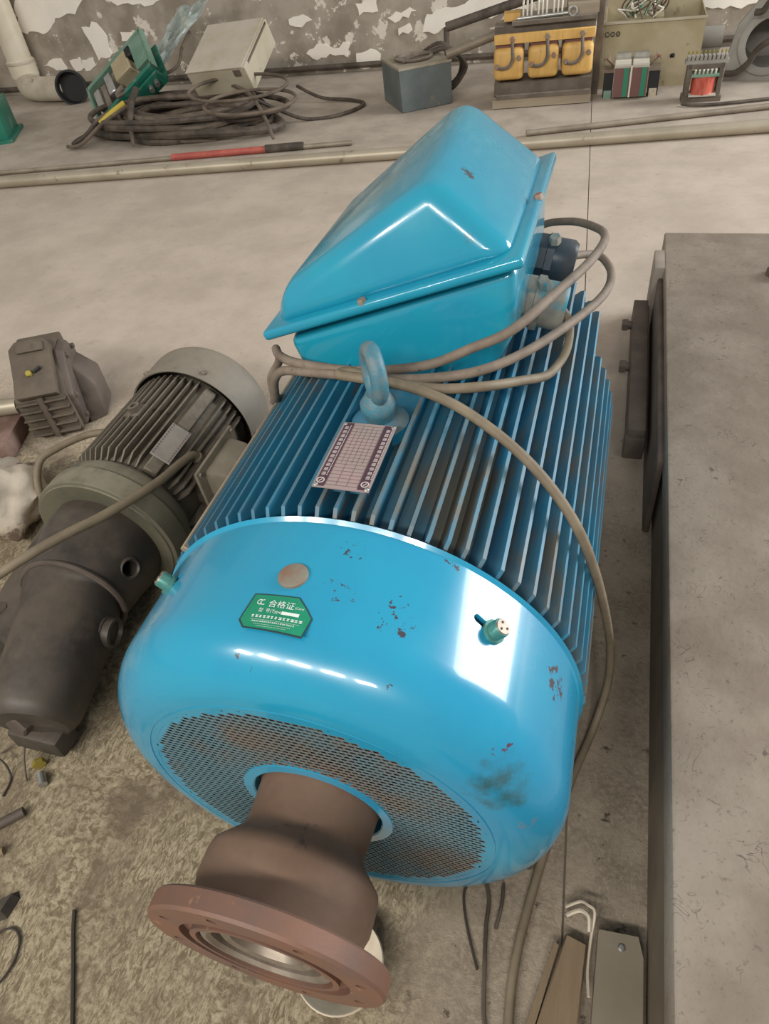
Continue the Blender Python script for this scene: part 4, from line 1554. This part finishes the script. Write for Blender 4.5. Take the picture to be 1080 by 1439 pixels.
# grey block and levered panel at the right end
mb = MB().box((.75, 5.36, .11), (.12, .30, .21))
mb.lathe([(0, 0), (.06, 0), (.06, .13), (0, .13)], (.685, 5.24, .21), (1, 0, 0), 20)
tag(mb.build('grey_housing', 'panel_grey', None), 'dark grey housing squeezed between tan cabinet and levered panel', 'housing')
lp = thing('levered_panel', 'grey steel panel with a round opening and dark bent levers', 'machine panel', (1.25, 5.05, 0), (0, 0, R(-3)))
mb = MB().hull([(-.43, 0, 0), (.6, 0, 0), (.6, 0, .46), (-.25, 0, .46), (-.37, 0, .30), (-.43, .05, 0), (.6, .05, 0), (.6, .05, .46), (-.25, .05, .46), (-.37, .05, .30)])
panel = mb.build('panel', 'panel_grey', lp, world=False)
mb = MB().lathe([(.13, -.004), (.15, -.012), (.17, -.012), (.18, .0), (.13, .0)], (-.18, 0, .20), (0, 1, 0), 36, closed=True)
mb.build('rim', 'panel_grey', lp, world=False)
cut(panel, MB().cyl((-.18, -.05, .20), (-.18, .10, .20), .132, n=36))
mb = MB().lathe([(.134, .04), (.134, .30), (0, .30), (0, .306), (.14, .306), (.14, .04)], (-.18, 0, .20), (0, 1, 0), 36, closed=True)
mb.build('opening', 'panel_grey', lp, world=False)
mb = MB().lathe([(0, -.05), (.08, -.05), (.10, -.02), (.10, 0), (0, 0)], (.0, 0, .13), (0, 1, 0), 30)
mb.build('boss', 'panel_grey', lp, world=False)
for pts in ([(.05, -.10, .34), (-.12, -.12, .27), (-.24, -.12, .20), (-.28, -.10, .12), (-.34, -.10, .07), (-.40, -.09, .065)],
            [(.10, -.08, .47), (-.14, -.10, .46), (-.22, -.10, .44), (-.26, -.09, .38), (-.30, -.07, .37)]):
    mb = MB().tube(pts, .018, 10, 4)
    mb.build('lever', 'cable_dark', lp, world=False)

# ------------------------------------------------------------------ foreground litter
mb = MB().prism([(.325, -.16), (.392, -.175), (.401, .012), (.366, .020)], 0, .020, 'z')
mb.bevel(.003, 1)
tag(mb.build('timber_offcut', 'timber', None), 'flat brown timber offcut lying beside the olive metal strip', 'timber')
mb = MB().prism([(.308, -.17), (.322, -.17), (.357, .0), (.350, .004)], 0, .016, 'z')
tag(mb.build('timber_lath', 'timber', None), 'thin timber lath along the edge of the brown offcut', 'timber')
ms = thing('metal_strip', 'olive grey metal cover strip with one screw lying on the floor', 'metal strip', (.45, -.05, 0))
mb = MB().prism([(.412, -.30), (.489, -.30), (.485, .012), (.477, .040), (.418, .036)], .022, .026, 'z')
mb.build('web', 'duct_olive', ms)
mb = MB().prism([(.410, -.30), (.414, -.30), (.420, .034), (.416, .036)], 0, .025, 'z')
mb.build('lip', 'duct_olive', ms)
mb = MB().prism([(.486, -.30), (.490, -.30), (.486, .012), (.482, .012)], 0, .025, 'z')
mb.build('lip', 'duct_olive', ms)
mb = MB().lathe([(.006, 0), (.006, .001), (.004, .003), (0, .0035)], (.452, .018, .026), (0, 0, 1), 14)
mb.build('screw', 'steel', ms)
mb = MB().tube([(.362, .060, .012), (.385, .072, .02), (.398, .066, .03), (.408, .058, .03), (.406, .025, .015), (.404, -.02, .012), (.408, -.06, .02)], .0026, 6, 4)
mb.tube([(.365, .048, .012), (.385, .058, .02), (.399, .05, .028), (.402, .03, .02)], .0036, 6, 4)
tag(mb.build('bent_clip', 'clip_cream', None), 'bent cream wire clip standing at the end of the timber offcut', 'clip')
tag(MB().tube([(.196, .06, .004), (.193, .035, .004), (.208, -.01, .004), (.235, -.065, .004)], .0022, 6, 5).build('thin_wire', 'wire_dark', None), 'short thin dark wire curling out from under the fan cover', 'wire')
tag(MB().tube([(.225, .07, .005), (.236, .04, .005), (.238, .0, .005), (.246, -.06, .005), (.258, -.13, .005), (.285, -.18, .005)], .0035, 6, 5).build('flat_wire', 'cable_dark', None), 'longer dark flat wire running along the floor beside the olive cable', 'wire')
tag(MB().tube([(.256, .07, .005), (.258, .04, .005), (.254, .0, .005)], .003, 6, 5).build('wire_stub', 'cable_dark', None), 'stub of brown wire between dark wire and olive cable under the cover', 'wire')
# cream bowl under the flange
mb = MB()
prof = [(.040, .004), (.056, .012), (.070, .034), (.073, .036), (.071, .039), (.067, .036), (.052, .016), (.040, .008)]
mb.lathe(prof, (.020, -.118, 0), (0, 0, 1), 40, closed=True)
mb.lathe([(0, .003), (.042, .003), (.042, .007), (0, .007)], (.020, -.118, 0), (0, 0, 1), 40)
tag(mb.build('broken_dish', 'clip_cream', None), 'cream plastic dish on the floor under the rusty flange', 'dish')

# odds and ends at the left
bt = thing('loose_bolt', 'loose steel bolt on the floor by the gear nose', 'bolt', (-.708, .057, 0))
mb = MB().cyl((-.706, .050, .010), (-.685, .030, .010), .009, n=12)
mb.build('shank', 'steel', bt)
mb = MB()
hexhead(mb, (-.718, .064, .013), (-.7, .7, 0), .014, .012)
mb.build('head', 'brass', bt)
mb = MB().cyl((-.85, -.19, .010), (-.690, -.027, .010), .010, n=12)
tag(mb.build('iron_rod', 'iron_brown', None), 'dark iron rod on the floor with its end showing left of the glue streaks', 'rod')
mb = MB().cyl((-.80, -.18, .008), (-.682, -.102, .008), .008, n=10)
tag(mb.build('wood_peg', 'timber', None), 'short pale wooden peg near the dark iron rod', 'peg')
mb = MB().tube([(-.483, -.157, .004), (-.463, -.19, .004), (-.432, -.235, .004), (-.386, -.304, .004), (-.36, -.345, .004)], .0034, 6, 4)
tag(mb.build('thin_rod', 'wire_dark', None), 'long thin dark welding rod on the glue-streaked floor', 'rod')
rr_ = [(-.575 + .034 * math.cos(2 * PI * k / 18), -.262 + .05 * math.sin(2 * PI * k / 18), .004) for k in range(18)]
mb = MB().tube(rr_, .0022, 6, 3, close=True)
tag(mb.build('wire_loop', 'wire_dark', None), 'black wire bent into an oval loop on the floor', 'wire')
mb = MB().hull([(-.66, -.20, 0), (-.61, -.155, 0), (-.598, -.165, 0), (-.60, -.20, 0), (-.66, -.24, 0), (-.65, -.20, .018), (-.61, -.165, .015), (-.61, -.195, .018)])
tag(mb.build('iron_scrap', 'gear_dark', None), 'dark lump of iron scrap beside the oval wire loop', 'scrap')
for k, (pts) in enumerate(([(-.83, .07, .004), (-.78, .10, .03), (-.75, .06, .02), (-.73, .03, .004)], [(-.85, .04, .004), (-.80, .05, .03), (-.77, .03, .004), (-.76, -.01, .004)])):
    mb = MB().tube(pts, .0022, 6, 5)
    tag(mb.build('wire_scrap', 'wire_dark' if k else 'cable_tan', None),
        ['tan wire scrap bent up under the gear nose', 'dark wire scrap lying in front of the gear nose'][k], 'wire')
